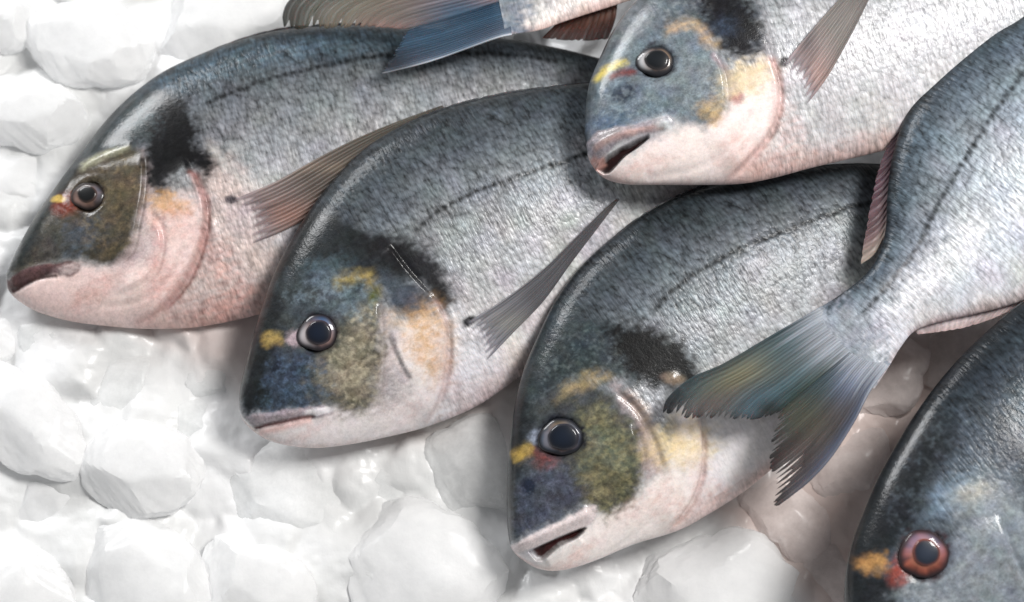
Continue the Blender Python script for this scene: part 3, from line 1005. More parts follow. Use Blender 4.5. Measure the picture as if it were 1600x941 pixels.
A.spot((90, 311), 12, 6, 0, (196, 166, 84), .4, 2, .95)
A.poly([(10, 438), (40, 420), (80, 412), (116, 408), (126, 420), (112, 432), (80, 430), (50, 440), (22, 458), (12, 452)], (84, 62, 62), 3, 2, 1, 0)
A.spot((108, 421), 20, 8, 15, (214, 196, 194), .8, 2, .7)
A.line([(16, 456), (34, 446), (62, 434), (92, 430)], (48, 22, 22), 4, 3, 1, .9)
A.line([(300, 172), (330, 158), (380, 138), (430, 121), (480, 109), (540, 96), (600, 87), (700, 82), (800, 86), (900, 100)], (10, 12, 14), 7, 3, 2, .95, 13)
A.line([(365, 100), (410, 88), (455, 80)], (70, 74, 78), 5, 5, 4, .6)
A.spot((361, 312), 11, 7, 0, (14, 14, 20), .35, 1, 1)
A.spot((385, 330), 30, 26, 40, (186, 172, 180), .9, 6, .5)
A.line([(300, 265), (316, 292), (325, 324), (324, 364), (312, 406), (292, 446), (256, 486)], (126, 70, 64), 5, 4, 2, .6)  # dark gap behind the gill cover painted as a line, reddened by blood
A.speckle([(150, 260), (215, 240), (220, 300), (205, 385), (150, 400), (120, 350)], (128, 112, 84), 8, .05, .7)
A.speckle([(30, 415), (70, 340), (130, 340), (200, 390), (120, 410)], (38, 36, 32), 9, .0, .7, seed=1)
A.speckle([(120, 240), (200, 170), (250, 150), (250, 210), (180, 235)], (74, 88, 92), 7, .05, .7, seed=2)
A.speckle([(230, 330), (300, 310), (310, 380), (250, 470), (180, 490), (200, 430)], (244, 230, 224), 8, .0, .6, seed=3)
A.step([(285, 240), (310, 290), (320, 322), (318, 362), (306, 402), (286, 442), (250, 482), (200, 512)], 6, 50, (250, 380))
A.step([(224, 232), (224, 290), (215, 345), (203, 392), (170, 416)], 3.5, 40, (150, 340))
A.ridge([(14, 440), (45, 424), (80, 418), (122, 418)], 9, 3)
A.ridge([(18, 457), (36, 447), (62, 435), (98, 430)], 4, -3)
A.ridge([(110, 270), (150, 248), (210, 228)], 9, 3)
A.step([(228, 330), (250, 360), (251, 395), (232, 434), (180, 462)], 3, 22, (200, 370))
A.ridge([(150, 480), (220, 470), (270, 430), (296, 380)], 5, -2.5)
A.ridge([(330, 330), (336, 400), (310, 460), (270, 508)], 6, 3)
for c, rx, ry, al in [((255, 440), 40, 22, .5), ((150, 455), 50, 14, .4), ((345, 420), 24, 50, .45), ((280, 345), 20, 26, .35), ((340, 490), 60, 14, .5)]:
    A.spot(c, rx, ry, 30, (206, 156, 148), .9, 10, al)
A.spot((205, 450), 30, 16, 30, (238, 222, 216), .9, 8, .6)
A.pit((380, 342), 18, 2.5)
A.eye((138, 306), 28, .86, 16, (126, 98, 88), (10, 12, 14), (34, 26, 24), (0, 1), [((170, 140, 132), 215, .6), ((120, 130, 150), 20, .5)])
A.finish()
pect(A, [(366, 311), (430, 284), (500, 245), (560, 215), (620, 190), (692, 164)], [(396, 380), (450, 357), (505, 325), (560, 282), (620, 228), (694, 168)],
     [(366, 311), (392, 340), (396, 380)], (694, 166),
     [(0, (170, 156, 162)), (.12, (140, 126, 124)), (.3, (104, 94, 88)), (.7, (92, 88, 80)), (1, (100, 96, 88))],
     [((450, 335), 50, 24, (146, 104, 90), .6), ((560, 262), 90, 10, (170, 150, 130), .35)])
dorsal_strip(A, [(300, 92), (360, 69), (430, 50), (500, 43), (570, 41), (640, 46), (720, 53), (800, 63)], 6)

# ---- fish B : second
B = Fish('second sea bream from the left, blue eye and orange cheek patch, closed mouth',
         [(374, 640), (375, 610), (384, 570), (397, 520), (411, 475), (429, 425), (455, 375), (490, 320), (535, 265), (580, 225), (630, 196), (690, 171),
          (750, 155), (810, 143), (870, 135), (920, 130), (985, 128), (1050, 131), (1120, 138), (1190, 150), (1250, 165)],
         [(374, 640), (379, 656), (396, 674), (422, 689), (460, 698), (500, 700), (550, 694), (600, 684), (650, 672), (700, 655), (750, 632), (800, 598),
          (850, 563), (900, 523), (960, 468), (1020, 405), (1080, 345), (1140, 290), (1200, 245), (1250, 215)],
         0.027, roll=0.20, half=78, seed=5, tint=(0.98, 1.0, 1.01))
B.head_bare(.20, .32, .2)
B.poly([(430, 425), (490, 320), (580, 228), (690, 174), (900, 138), (900, 190), (720, 230), (640, 290), (590, 360), (500, 380)], (70, 76, 82), 26, 16, .4)
B.poly([(400, 670), (515, 646), (580, 634), (600, 560), (640, 500), (692, 500), (697, 560), (690, 625), (662, 672), (560, 695), (450, 697)], (230, 222, 222), 7, 5, 1, 0)
B.poly([(700, 480), (740, 520), (780, 560), (800, 590), (700, 655), (660, 670), (690, 610)], (222, 220, 226), 14, 6, .8)
B.poly([(592, 478), (612, 500), (632, 560), (640, 600), (604, 645), (582, 636), (592, 560)], (192, 180, 180), 7, 5, .9, 0)
B.poly([(374, 638), (376, 600), (388, 550), (408, 482), (440, 430), (500, 425), (560, 428), (590, 468), (594, 530), (592, 590), (580, 632), (545, 644), (515, 634), (470, 640), (420, 646)],
       (60, 66, 70), 5, 5, 1, 0)
B.poly([(398, 640), (408, 580), (424, 552), (470, 560), (512, 572), (515, 630), (450, 642)], (46, 58, 74), 14, 8, .8, 0)
B.poly([(512, 548), (550, 490), (588, 478), (592, 600), (574, 636), (522, 630)], (124, 115, 96), 14, 10, .8, 0)
B.spot((535, 590), 26, 40, 100, (160, 150, 130), .95, 12, .5)
B.poly([(411, 478), (430, 425), (455, 375), (492, 325), (560, 355), (620, 375), (680, 420), (705, 470), (690, 474), (660, 442), (612, 440), (590, 442), (520, 425), (470, 430), (445, 480), (425, 540), (408, 638), (376, 640), (384, 572)],
       (26, 30, 32), 6, 7, .95, 0.2)
B.spot((500, 425), 40, 18, 10, (78, 94, 104), .95, 10, .7)
B.spot((540, 470), 30, 30, 0, (88, 102, 112), .95, 8, .6)
B.spot((455, 440), 26, 20, 40, (50, 58, 60), .6, 10, .7)
B.poly([(598, 425), (640, 440), (672, 462), (674, 490), (640, 502), (612, 485), (596, 450)], (60, 68, 78), 6, 6, .95, 0.1)
B.poly([(560, 372), (618, 368), (662, 385), (692, 420), (708, 465), (694, 480), (676, 470), (655, 440), (615, 425), (580, 402)], (24, 24, 27), 9, 8, .95, 0.0, 9)
B.line([(606, 380), (640, 425), (674, 462)], (12, 12, 14), 6, 4, 2, .9)
B.line([(512, 452), (542, 436), (574, 432), (586, 452), (592, 470)], (158, 140, 84), 12, 10, 6, .7)
B.spot((585, 461), 8, 12, 0, (74, 88, 34), .8, 2, .8)
B.line([(402, 532), (448, 528)], (180, 152, 88), 14, 8, 4, .85)
B.spot((462, 528), 14, 12, 0, (180, 160, 166), .5, 2, .8)
B.poly([(626, 502), (676, 480), (693, 500), (694, 560), (684, 594), (662, 578), (640, 545)], (210, 168, 122), 18, 10, .8, None, 12)
B.line([(606, 516), (624, 560), (642, 594)], (110, 108, 112), 4, 4, 2, .8)
B.line([(674, 464), (692, 492), (698, 532), (694, 582), (682, 630), (662, 668)], (200, 172, 168), 4, 6, 2, .55)
B.poly([(384, 650), (420, 645), (470, 637), (515, 636), (518, 648), (470, 656), (430, 662), (398, 670)], (150, 140, 146), 3, 2, 1, 0)
B.spot((498, 643), 22, 6, 6, (226, 222, 224), .4, 2, .9)
B.line([(394, 669), (425, 663), (460, 656), (494, 650)], (66, 20, 20), 5, 3, 1, .95)
B.line([(402, 678), (440, 668), (490, 656)], (224, 184, 178), 7, 5, 1, .8)
B.spot((432, 574), 8, 10, 0, (26, 32, 44), .5, 2, .9)
B.line([(640, 374), (670, 342), (700, 320), (740, 301), (790, 283), (850, 262), (910, 243), (980, 228), (1060, 215)], (12, 14, 16), 7, 3, 2, .95, 14)
B.spot((733, 502), 12, 7, 30, (14, 14, 18), .4, 1, 1)
B.spot((752, 522), 26, 22, 40, (180, 178, 186), .9, 6, .5)
B.line([(680, 464), (698, 494), (704, 534), (700, 584), (688, 632)], (140, 108, 104), 4, 4, 2, .45)  # painted darkness of the gill gap, with a little blood red
B.speckle([(515, 545), (555, 490), (590, 480), (592, 600), (574, 634), (520, 628)], (206, 196, 172), 9, .0, .85)
B.speckle([(515, 545), (555, 490), (590, 480), (592, 600), (574, 634), (520, 628)], (58, 54, 46), 8, .05, .7, seed=1)
B.speckle([(405, 640), (412, 580), (428, 556), (512, 572), (515, 630)], (88, 108, 132), 7, .05, .8, seed=2)
B.speckle([(380, 630), (400, 520), (440, 430), (500, 420), (470, 470), (430, 560), (410, 636)], (10, 11, 12), 12, -.1, .8, seed=3)
B.speckle([(440, 470), (500, 425), (580, 440), (590, 500), (540, 490), (500, 480)], (134, 152, 162), 8, .0, .7, seed=4)
B.speckle([(600, 520), (650, 500), (690, 510), (690, 600), (640, 650), (600, 640)], (244, 238, 236), 8, .0, .6, seed=5)
B.step([(672, 455), (692, 492), (699, 532), (695, 582), (683, 630), (660, 670)], 5, 50, (620, 580))
B.step([(590, 468), (594, 530), (592, 590), (580, 634)], 3, 40, (520, 560))
B.step([(606, 518), (624, 560), (644, 598)], 2, 20, (660, 560))
B.ridge([(386, 652), (430, 650), (470, 645), (516, 642)], 8, 4)
B.ridge([(394, 669), (425, 663), (460, 656), (494, 650)], 4, -5)
B.step([(606, 380), (640, 425), (676, 464)], 3, 30, (600, 430), 3)
B.ridge([(560, 690), (620, 660), (660, 610), (672, 560)], 6, -2.5)
B.ridge([(706, 520), (712, 570), (700, 630)], 6, 2.5)
for c, rx, ry, al in [((640, 640), 26, 20, .3), ((705, 600), 14, 40, .35), ((470, 682), 40, 8, .35), ((760, 600), 40, 16, .3)]:
    B.spot(c, rx, ry, 30, (206, 176, 172), .9, 8, al)
B.spot((610, 600), 20, 30, 80, (150, 148, 152), .9, 8, .4)
B.pit((744, 528), 16, 2.5)
B.eye((497, 520), 32, .90, 20, (104, 88, 96), (8, 20, 38), (40, 34, 40), (2, 0), [((226, 222, 226), 195, .8), ((70, 112, 158), 50, .85), ((196, 160, 150), 345, .6)])
B.finish()
pect(B, [(731, 503), (790, 466), (850, 420), (900, 371), (940, 331), (966, 308)], [(762, 562), (800, 522), (850, 470), (892, 412), (930, 362), (968, 312)],
     [(731, 503), (752, 530), (762, 562)], (968, 310),
     [(0, (168, 166, 176)), (.12, (132, 132, 138)), (.35, (104, 104, 108)), (.8, (92, 92, 96)), (1, (96, 92, 90))],
     [((800, 505), 40, 18, (150, 148, 140), .5)])
dorsal_strip(B, [(580, 226), (630, 197), (690, 172), (750, 156), (810, 144), (870, 136), (920, 131), (985, 129)], 4)

# ---- fish C : lower middle
C = Fish('lower middle sea bream with slightly open mouth, partly covered by another fish tail',
         [(797, 853), (793, 820), (792, 770), (794, 720), (799, 670), (807, 620), (819, 575), (838, 530), (865, 475), (900, 425), (940, 385), (990, 346),
          (1040, 316), (1100, 291), (1170, 275), (1240, 263), (1310, 256), (1370, 256), (1440, 262), (1500, 274), (1560, 288), (1630, 305)],
         [(797, 853), (810, 870), (842, 889), (880, 891), (930, 876), (990, 851), (1060, 829), (1110, 802), (1160, 770), (1200, 738), (1250, 694),
          (1300, 645), (1350, 588), (1420, 520), (1490, 450), (1560, 392), (1630, 350)],
         0.030, roll=0.20, half=78, seed=8, tint=(0.98, 1.0, 1.01))
C.head_bare(.20, .32, .2)
C.poly([(820, 580), (865, 480), (940, 390), (1040, 320), (1170, 280), (1300, 262), (1300, 290), (1160, 320), (1050, 390), (1000, 460), (950, 500), (880, 520)], (66, 73, 79), 26, 16, .4)
C.poly([(848, 886), (905, 832), (942, 800), (1000, 770), (1040, 728), (1060, 640), (1094, 640), (1096, 720), (1092, 785), (1052, 832), (930, 878)], (240, 230, 226), 7, 5, 1, 0)
C.poly([(1096, 650), (1200, 640), (1220, 700), (1160, 768), (1060, 828), (1092, 760)], (236, 232, 234), 14, 6, .85, .5)
C.poly([(1050, 800), (1160, 750), (1210, 720), (1210, 740), (1060, 832)], (214, 176, 166), 12, 6, .5)
C.poly([(960, 600), (1010, 650), (1035, 715), (1040, 742), (1000, 745), (996, 700)], (164, 146, 146), 8, 5, .9, 0)
C.poly([(797, 845), (793, 780), (797, 700), (814, 650), (850, 600), (900, 596), (950, 615), (985, 658), (1002, 710), (998, 760), (976, 790), (940, 800), (920, 790), (870, 815), (820, 838)],
       (62, 65, 68), 5, 5, 1, 0)
C.poly([(800, 840), (802, 770), (830, 735), (890, 735), (915, 785), (870, 812), (820, 835)], (62, 66, 80), 10, 8, .8, 0)
C.poly([(908, 640), (950, 636), (986, 690), (998, 750), (972, 790), (930, 796), (905, 740)], (94, 91, 70), 12, 10, .9, 0)
C.spot((935, 700), 26, 46, 70, (96, 104, 92), .95, 10, .6)
C.poly([(796, 700), (806, 630), (820, 575), (840, 528), (866, 480), (920, 500), (972, 510), (1032, 530), (1072, 560), (1088, 592), (1046, 604), (1002, 602), (960, 590), (910, 590), (860, 610), (830, 640), (818, 700), (806, 760), (800, 840), (793, 800)],
       (44, 52, 56), 7, 8, .95, 0.2)
C.poly([(794, 800), (796, 700), (808, 625), (825, 640), (820, 700), (806, 760), (803, 830)], (22, 25, 28), 6, 4, .9, 0)
C.poly([(945, 515), (990, 506), (1042, 524), (1082, 560), (1088, 592), (1050, 606), (1000, 594), (962, 560)], (12, 12, 13), 9, 10, 1, 0.0, 8)
C.line([(858, 632), (895, 606), (935, 590), (962, 602)], (150, 134, 100), 14, 11, 6, .7)
C.line([(962, 604), (1000, 640), (1022, 690)], (164, 146, 132), 13, 8, 4, .7)
C.line([(798, 713), (838, 702)], (178, 150, 76), 15, 9, 4, .75)
C.poly([(834, 705), (850, 698), (868, 716), (858, 728), (842, 728)], (124, 62, 58), 7, 3, .65, 0)
C.spot((846, 684), 10, 18, 90, (150, 160, 176), .5, 3, .7)
C.spot((826, 760), 10, 12, 0, (18, 28, 44), .5, 2, .9)
C.spot((1062, 695), 30, 48, 90, (226, 202, 152), .8, 10, .75)
C.line([(1092, 650), (1096, 700), (1091, 750), (1072, 792), (1038, 834)], (212, 182, 174), 4, 6, 2, .6)
C.spot((1052, 592), 15, 8, -10, (150, 132, 116), .8, 1, .8)
C.poly([(796, 855), (830, 836), (880, 812), (924, 789), (932, 800), (920, 820), (880, 836), (840, 852), (806, 864)], (206, 194, 194), 3, 2, 1, 0)
C.poly([(832, 858), (880, 838), (914, 825), (900, 840), (872, 852), (848, 872)], (56, 20, 20), 3, 1, 1, 0)
C.line([(1010, 502), (1040, 466), (1080, 432), (1140, 396), (1200, 371), (1260, 348), (1330, 324), (1400, 312), (1500, 306)], (10, 12, 14), 7, 3, 2, .95, 14)
C.line([(1100, 670), (1102, 702), (1097, 752), (1078, 795), (1046, 834)], (160, 118, 110), 4, 4, 2, .5)  # gill gap darkness painted on the skin, tinged with blood
C.speckle([(908, 640), (950, 636), (986, 690), (998, 750), (972, 790), (930, 796), (905, 740)], (160, 152, 112), 8, .05, .75)
C.speckle([(908, 640), (950, 636), (986, 690), (998, 750), (972, 790), (930, 796), (905, 740)], (54, 54, 44), 8, .08, .7, seed=1)
C.speckle([(800, 838), (804, 770), (830, 735), (900, 735), (915, 785), (820, 832)], (96, 104, 120), 7, .08, .75, seed=2)
C.speckle([(830, 640), (850, 560), (900, 510), (960, 530), (980, 600), (880, 600)], (112, 122, 124), 6, .10, .7, seed=3)
C.speckle([(1010, 740), (1090, 680), (1090, 780), (1040, 826), (960, 860)], (250, 244, 240), 8, .0, .6, seed=4)
C.step([(1090, 620), (1097, 700), (1092, 750), (1073, 792), (1036, 836)], 5, 50, (1020, 760))
C.step([(960, 604), (1002, 642), (1030, 700), (1042, 745)], 3, 26, (1080, 660))
C.step([(985, 658), (1002, 710), (998, 760), (974, 792)], 3, 40, (920, 720))
C.ridge([(800, 854), (840, 838), (885, 818), (926, 798)], 10, 8)
C.ridge([(852, 880), (884, 858), (910, 840)], 9, 5)
C.wedge(np.array([(828, 862), (880, 839), (914, 826), (900, 840), (872, 854), (844, 876)], float), 3, 20)
C.pit((1052, 592), 9, 2)
C.ridge([(940, 872), (1000, 830), (1050, 780), (1068, 730)], 6, -2.5)
C.ridge([(1104, 700), (1102, 760), (1070, 820)], 6, 2.5)
for c, rx, ry, al in [((1040, 780), 26, 24, .35), ((1110, 770), 20, 44, .3), ((900, 868), 40, 9, .35), ((990, 800), 30, 16, .25)]:
    C.spot(c, rx, ry, 35, (216, 176, 168), .9, 8, al)
C.eye((878, 683), 33, .92, 22, (84, 82, 92), (8, 20, 36), (32, 34, 42), (3, 0), [((140, 156, 178), 190, .5), ((170, 150, 110), 85, .35), ((60, 96, 140), 20, .6)])  # yellow crescent paints in the glint at the top of the eye
C.finish()
dorsal_strip(C, [(940, 386), (990, 347), (1040, 317), (1100, 292), (1170, 276), (1240, 264), (1310, 257)], 4)

# ---- fish G : only tail and hind part, top edge
G = Fish('sea bream at the top edge, only blue grey tail and hind body showing',
         [(1760, -300), (1740, -370), (1680, -440), (1580, -500), (1450, -520), (1300, -490), (1150, -420), (1020, -320), (920, -210), (850, -125), (800, -85), (765, -70)],
         [(1760, -300), (1740, -250), (1680, -190), (1580, -130), (1450, -85), (1300, -60), (1180, -50), (1080, -30), (962, 8), (887, 32), (840, 48), (790, 54)],
         0.047, roll=0.0, half=70, mirror=True, nt=200, ns=90, seed=12)
G.poly([(820, 60), (770, 60), (760, -80), (800, -80), (826, 0)], (112, 122, 134), 14, 12, .9, .5, 9)
G.finish()


def gtail(u, v, px, k):
    if k == 0:
        c = grad(v, [(0, (34, 36, 34)), (.2, (70, 72, 62)), (.5, (112, 104, 92)), (.75, (160, 132, 126)), (.93, (150, 120, 116)), (1, (60, 50, 56))])
        m = blob(px, (620, 20), 90, 24) * .7
        c = c * (1 - m) + srgb((92, 92, 78)) * m
        m = blob(px, (720, 20), 70, 40) * .9
    else:
        c = grad(v, [(0, (36, 58, 78)), (.4, (56, 82, 104)), (.8, (76, 88, 106)), (.93, (100, 112, 128)), (1, (200, 206, 214))])
        m = blob(px, (610, 100), 40, 26) * .8
        c = c * (1 - m) + srgb((24, 30, 38)) * m
        m = blob(px, (700, 70), 60, 20) * .6
    return c * (1 - m) + srgb((58, 88, 112)) * m


fin(G, 'tail_fin', [
    ([(765, -70), (640, -62), (520, -40), (452, 0), (438, 46)], [(790, 0), (710, 26), (636, 46)], [(765, -70), (778, -34), (790, 0)], [(438, 46), (500, 46), (570, 43), (636, 46)]),
    ([(790, 0), (710, 26), (636, 46)], [(800, 54), (770, 62), (674, 96), (592, 117)], [(790, 0), (796, 26), (800, 54)], [(636, 46), (618, 76), (606, 98), (592, 117)])],
    lambda u, v: 2 - 14 * u, gtail, 2.5, 1.2, 18, jagamt=.08)
fin(G, 'anal_fin', [([(965, 0), (962, 28), (950, 62)], [(880, 26), (862, 44), (846, 60)], [(965, 0), (920, 14), (880, 26)], [(950, 62), (900, 64), (846, 60)])],
    lambda u, v: -22 - 16 * u, lambda u, v, px, k: grad(u, [(0, (120, 92, 80)), (.5, (84, 50, 38)), (1, (52, 28, 24))]), 2, 1, 10)

# ---- fish D : upper right, open mouth
D = Fish('upper right sea bream with open mouth and pale belly, lying on top of two others',
         [(918, 241), (914, 210), (915, 170), (921, 130), (935, 95), (954, 55), (976, 22), (1004, -8), (1045, -40), (1100, -72), (1180, -104), (1270, -128), (1370, -138), (1470, -134),
          (1570, -122), (1670, -108), (1770, -95), (1860, -80)],
         [(918, 241), (928, 262), (946, 279), (980, 288), (1040, 289), (1100, 289), (1160, 287), (1210, 278), (1270, 262), (1330, 248), (1400, 230), (1470, 203), (1560, 160),
          (1660, 100), (1760, 30), (1860, -30)],
         0.066, roll=0.10, half=76, seed=15, tint=(0.98, 0.98, 0.99))
D.head_bare(.20, .32, .2)
D.poly([(1190, 0), (1600, -60), (1600, 60), (1400, 240), (1160, 288), (1200, 180)], (190, 190, 194), 40, 16, .6)
D.poly([(1160, 250), (1260, 245), (1400, 215), (1400, 236), (1270, 266), (1150, 290)], (232, 190, 178), 14, 8, .65)
D.poly([(944, 272), (990, 238), (1060, 200), (1110, 190), (1140, 130), (1200, 110), (1214, 150), (1206, 200), (1170, 245), (1130, 286), (990, 290)], (240, 226, 222), 7, 5, 1, 0)
D.poly([(916, 205), (924, 130), (944, 90), (985, 58), (1040, 46), (1082, 46), (1112, 80), (1128, 120), (1128, 172), (1100, 198), (1060, 186), (1000, 192), (940, 208)], (98, 109, 117), 5, 5, 1, 0)
D.spot((1085, 130), 34, 50, 90, (122, 130, 132), .95, 10, .7)
D.spot((1000, 160), 44, 20, 15, (112, 126, 136), .95, 8, .6)
D.spot((955, 188), 34, 14, 10, (70, 88, 112), .9, 6, .7)
D.poly([(922, 140), (935, 95), (975, 24), (1004, -6), (1050, -40), (1150, -30), (1192, 40), (1182, 80), (1145, 74), (1090, 40), (1040, 44), (985, 56), (950, 90), (938, 150), (920, 190)], (76, 84, 90), 7, 8, .9, 0.3)
D.spot((1000, 30), 40, 24, 40, (112, 118, 122), .7, 10, .6)
D.poly([(1088, -14), (1150, -10), (1192, 40), (1188, 72), (1162, 88), (1132, 78), (1100, 40)], (18, 18, 22), 9, 9, 1, 0.0, 9)
D.spot((1125, 45), 16, 22, 110, (50, 60, 76), .95, 8, .6)
D.line([(1032, 50), (1068, 38), (1086, 40), (1106, 60), (1124, 86)], (184, 158, 126), 12, 10, 5, .7)
D.line([(930, 134), (948, 108), (988, 96)], (204, 186, 88), 10, 6, 3, .85)
D.line([(944, 126), (972, 114), (1002, 114)], (104, 44, 36), 8, 5, 2, .85)
D.spot((975, 146), 15, 19, 110, (40, 46, 58), .5, 3, .95)
D.line([(1112, 82), (1142, 122), (1162, 158)], (140, 124, 132), 7, 5, 2, .85)
D.spot((1150, 153), 9, 9, 0, (150, 60, 76), .7, 2, .8)
D.spot((1168, 125), 24, 42, 110, (214, 194, 158), .7, 8, .8)
D.spot((1110, 175), 18, 16, 0, (196, 166, 120), .7, 6, .8)
D.line([(1198, 82), (1212, 122), (1214, 168), (1202, 204), (1172, 244), (1132, 284)], (222, 176, 168), 5, 7, 2, .6)
D.poly([(916, 226), (940, 204), (1000, 194), (1046, 182), (1050, 200), (1000, 211), (962, 226), (938, 252), (922, 250)], (142, 134, 138), 3, 2, 1, 0)
D.line([(922, 238), (955, 218), (1000, 206), (1040, 198)], (184, 152, 146), 6, 4, 2, .7)
D.spot((1038, 193), 14, 10, 0, (206, 210, 214), .8, 1, .7)
D.poly([(936, 260), (950, 244), (978, 228), (1014, 212), (1000, 226), (975, 244), (950, 268)], (30, 8, 8), 3, 1, 1, 0)
D.line([(920, 250), (936, 256), (950, 246)], (196, 150, 140), 8, 5, 1, .8)
D.spot((1226, 97), 9, 7, 40, (18, 16, 20), .4, 1, 1)
D.spot((1240, 118), 26, 20, 40, (198, 192, 198), .9, 6, .5)
D.line([(1206, 84), (1219, 124), (1221, 170), (1208, 208), (1178, 248)], (176, 122, 114), 5, 4, 2, .5)  # shade of the gill gap painted as a blood red line
D.speckle([(930, 190), (940, 130), (1000, 130), (1060, 130), (1115, 100), (1120, 180), (1000, 188)], (150, 162, 168), 8, .05, .7)
D.speckle([(930, 190), (940, 130), (1000, 130), (1060, 130), (1115, 100), (1120, 180), (1000, 188)], (62, 70, 78), 9, .08, .7, seed=1)
D.speckle([(950, 70), (1000, 10), (1090, -20), (1100, 30), (1030, 45)], (138, 144, 146), 7, .05, .7, seed=2)
D.step([(1190, 60), (1213, 122), (1215, 168), (1203, 204), (1173, 244), (1130, 286)], 5, 50, (1150, 180))
D.step([(1112, 82), (1130, 120), (1130, 172), (1100, 200)], 3, 40, (1050, 130))
D.ridge([(918, 236), (955, 216), (1000, 204), (1046, 190)], 10, 9)
D.wedge(np.array([(932, 263), (950, 244), (978, 228), (1014, 212), (1000, 226), (975, 244), (950, 270)], float), 3, 18)
D.pit((1041, 192), 9, 2.5)
D.ridge([(1000, 280), (1090, 262), (1150, 220), (1176, 170)], 6, -2.5)
D.ridge([(1222, 150), (1216, 210), (1176, 262)], 6, 2.5)
for c, rx, ry, al in [((1150, 235), 30, 22, .4), ((1230, 200), 20, 50, .3), ((1000, 262), 44, 10, .35), ((1200, 255), 50, 16, .4)]:
    D.spot(c, rx, ry, 20, (222, 182, 174), .9, 8, al)
D.pit((1242, 126), 16, 2.5)
D.eye((1025, 95), 28, .88, 18, (100, 94, 94), (10, 16, 22), (44, 44, 50), (2, 0), [((224, 226, 230), 185, .8), ((176, 146, 116), 20, .7)])
D.finish()
pect(D, [(1226, 98), (1252, 66), (1290, 22), (1322, -12), (1380, -66)], [(1262, 162), (1292, 122), (1322, 70), (1348, 20), (1386, -60)],
     [(1226, 98), (1252, 126), (1262, 162)], (1386, -64),
     [(0, (186, 176, 184)), (.15, (160, 142, 140)), (.4, (132, 126, 122)), (1, (104, 100, 98))],
     [((1275, 120), 22, 30, (180, 146, 136), .5), ((1262, 60), 16, 40, (84, 80, 84), .6)])
dorsal_strip(D, [(1100, -72), (1180, -104), (1270, -128), (1370, -138), (1470, -134), (1570, -122)], 8)

# ---- fish E : right, tail in front
E = Fish('sea bream at the right with forked iridescent tail spread over the lower middle fish',
         [(2010, -200), (1975, -262), (1900, -285), (1820, -240), (1740, -140), (1670, -45), (1600, 22), (1544, 55), (1487, 100), (1447, 139), (1424, 166), (1407, 201), (1393, 252),
          (1386, 310), (1384, 356), (1374, 394), (1353, 428), (1315, 459), (1275, 484), (1236, 508)],
         [(2010, -200), (2055, -130), (2065, -20), (2035, 85), (1975, 195), (1900, 285), (1820, 352), (1730, 410), (1640, 455), (1560, 482), (1480, 500), (1432, 516), (1408, 542), (1386, 578), (1366, 608)],
         0.070, roll=0.06, pitch=-0.03, half=74, mirror=True, nt=420, ns=200, seed=19, tint=(0.84, 0.86, 0.88),
         shade=[(216, 196, 194), (222, 218, 220), (204, 204, 210), (182, 184, 190), (158, 162, 170), (130, 138, 146), (102, 112, 120), (72, 82, 90), (38, 44, 48)])
E.line([(1640, 70), (1600, 115), (1544, 190), (1475, 304), (1430, 390), (1395, 436), (1355, 482), (1310, 530)], (36, 40, 44), 7, 3, 2, .95, 13)
E.line([(1560, 330), (1480, 400), (1420, 470), (1370, 530)], (232, 230, 234), 40, 30, 6, .5)
E.spot((1404, 535), 26, 18, 60, (206, 210, 220), .7, 6, .6)
E.poly([(1230, 500), (1320, 470), (1372, 530), (1376, 610), (1320, 600), (1230, 530)], (140, 146, 156), 16, 16, .9, .5, 9)
E.finish()


def etail(u, v, px, k):
    if k == 0:
        c = grad(v, [(0, (44, 66, 74)), (.2, (74, 92, 94)), (.45, (92, 102, 98)), (.7, (74, 100, 108)), (1, (52, 70, 62))])
        for (pc, rx, ry, rot, rgb, al) in [((1160, 590), 56, 24, 28, (140, 132, 96), .8), ((1240, 545), 60, 24, 35, (68, 98, 110), .7), ((1110, 635), 60, 18, 20, (116, 100, 100), .6),
                                           ((1045, 632), 26, 26, 0, (20, 26, 34), .95), ((1180, 625), 40, 26, 30, (80, 112, 130), .6), ((1200, 640), 20, 16, 0, (40, 44, 40), .8),
                                           ((1300, 530), 46, 30, 40, (170, 174, 184), .85)]:
            m = blob(px, pc, rx, ry, rot) * al
            c = c * (1 - m) + srgb(rgb) * m
    else:
        c = grad(v, [(0, (40, 54, 44)), (.25, (70, 86, 82)), (.55, (74, 67, 65)), (.8, (74, 69, 74)), (.93, (72, 82, 106)), (1, (120, 126, 144))])
        for (pc, rx, ry, rot, rgb, al) in [((1255, 650), 40, 40, 0, (98, 96, 74), .6), ((1265, 590), 36, 26, 40, (54, 84, 96), .7), ((1330, 590), 40, 26, 50, (98, 122, 160), .75),
                                           ((1212, 776), 40, 44, 0, (18, 16, 20), .95), ((1208, 700), 14, 60, 0, (44, 36, 36), .75), ((1350, 560), 40, 24, 50, (190, 196, 212), .85),
                                           ((1240, 720), 30, 44, 0, (70, 62, 62), .7)]:
            m = blob(px, pc, rx, ry, rot) * al
            c = c * (1 - m) + srgb(rgb) * m
    e = smooth(.90, 1.0, u)[:, None] * .6
    c = c * (1 - e) + srgb((34, 30, 34)) * e
    g = c @ np.array([.3, .6, .1])
    c = (c * .9 + g[:, None] * .1) * (.82 if k == 0 else .70)
    f = (1 - smooth(.06, .34 if k == 0 else .26, u + .07 * np.sin(v * 57) + .05 * np.sin(v * 23 + k)))[:, None] * .9
    return c * (1 - f) + srgb((140, 146, 156)) * f


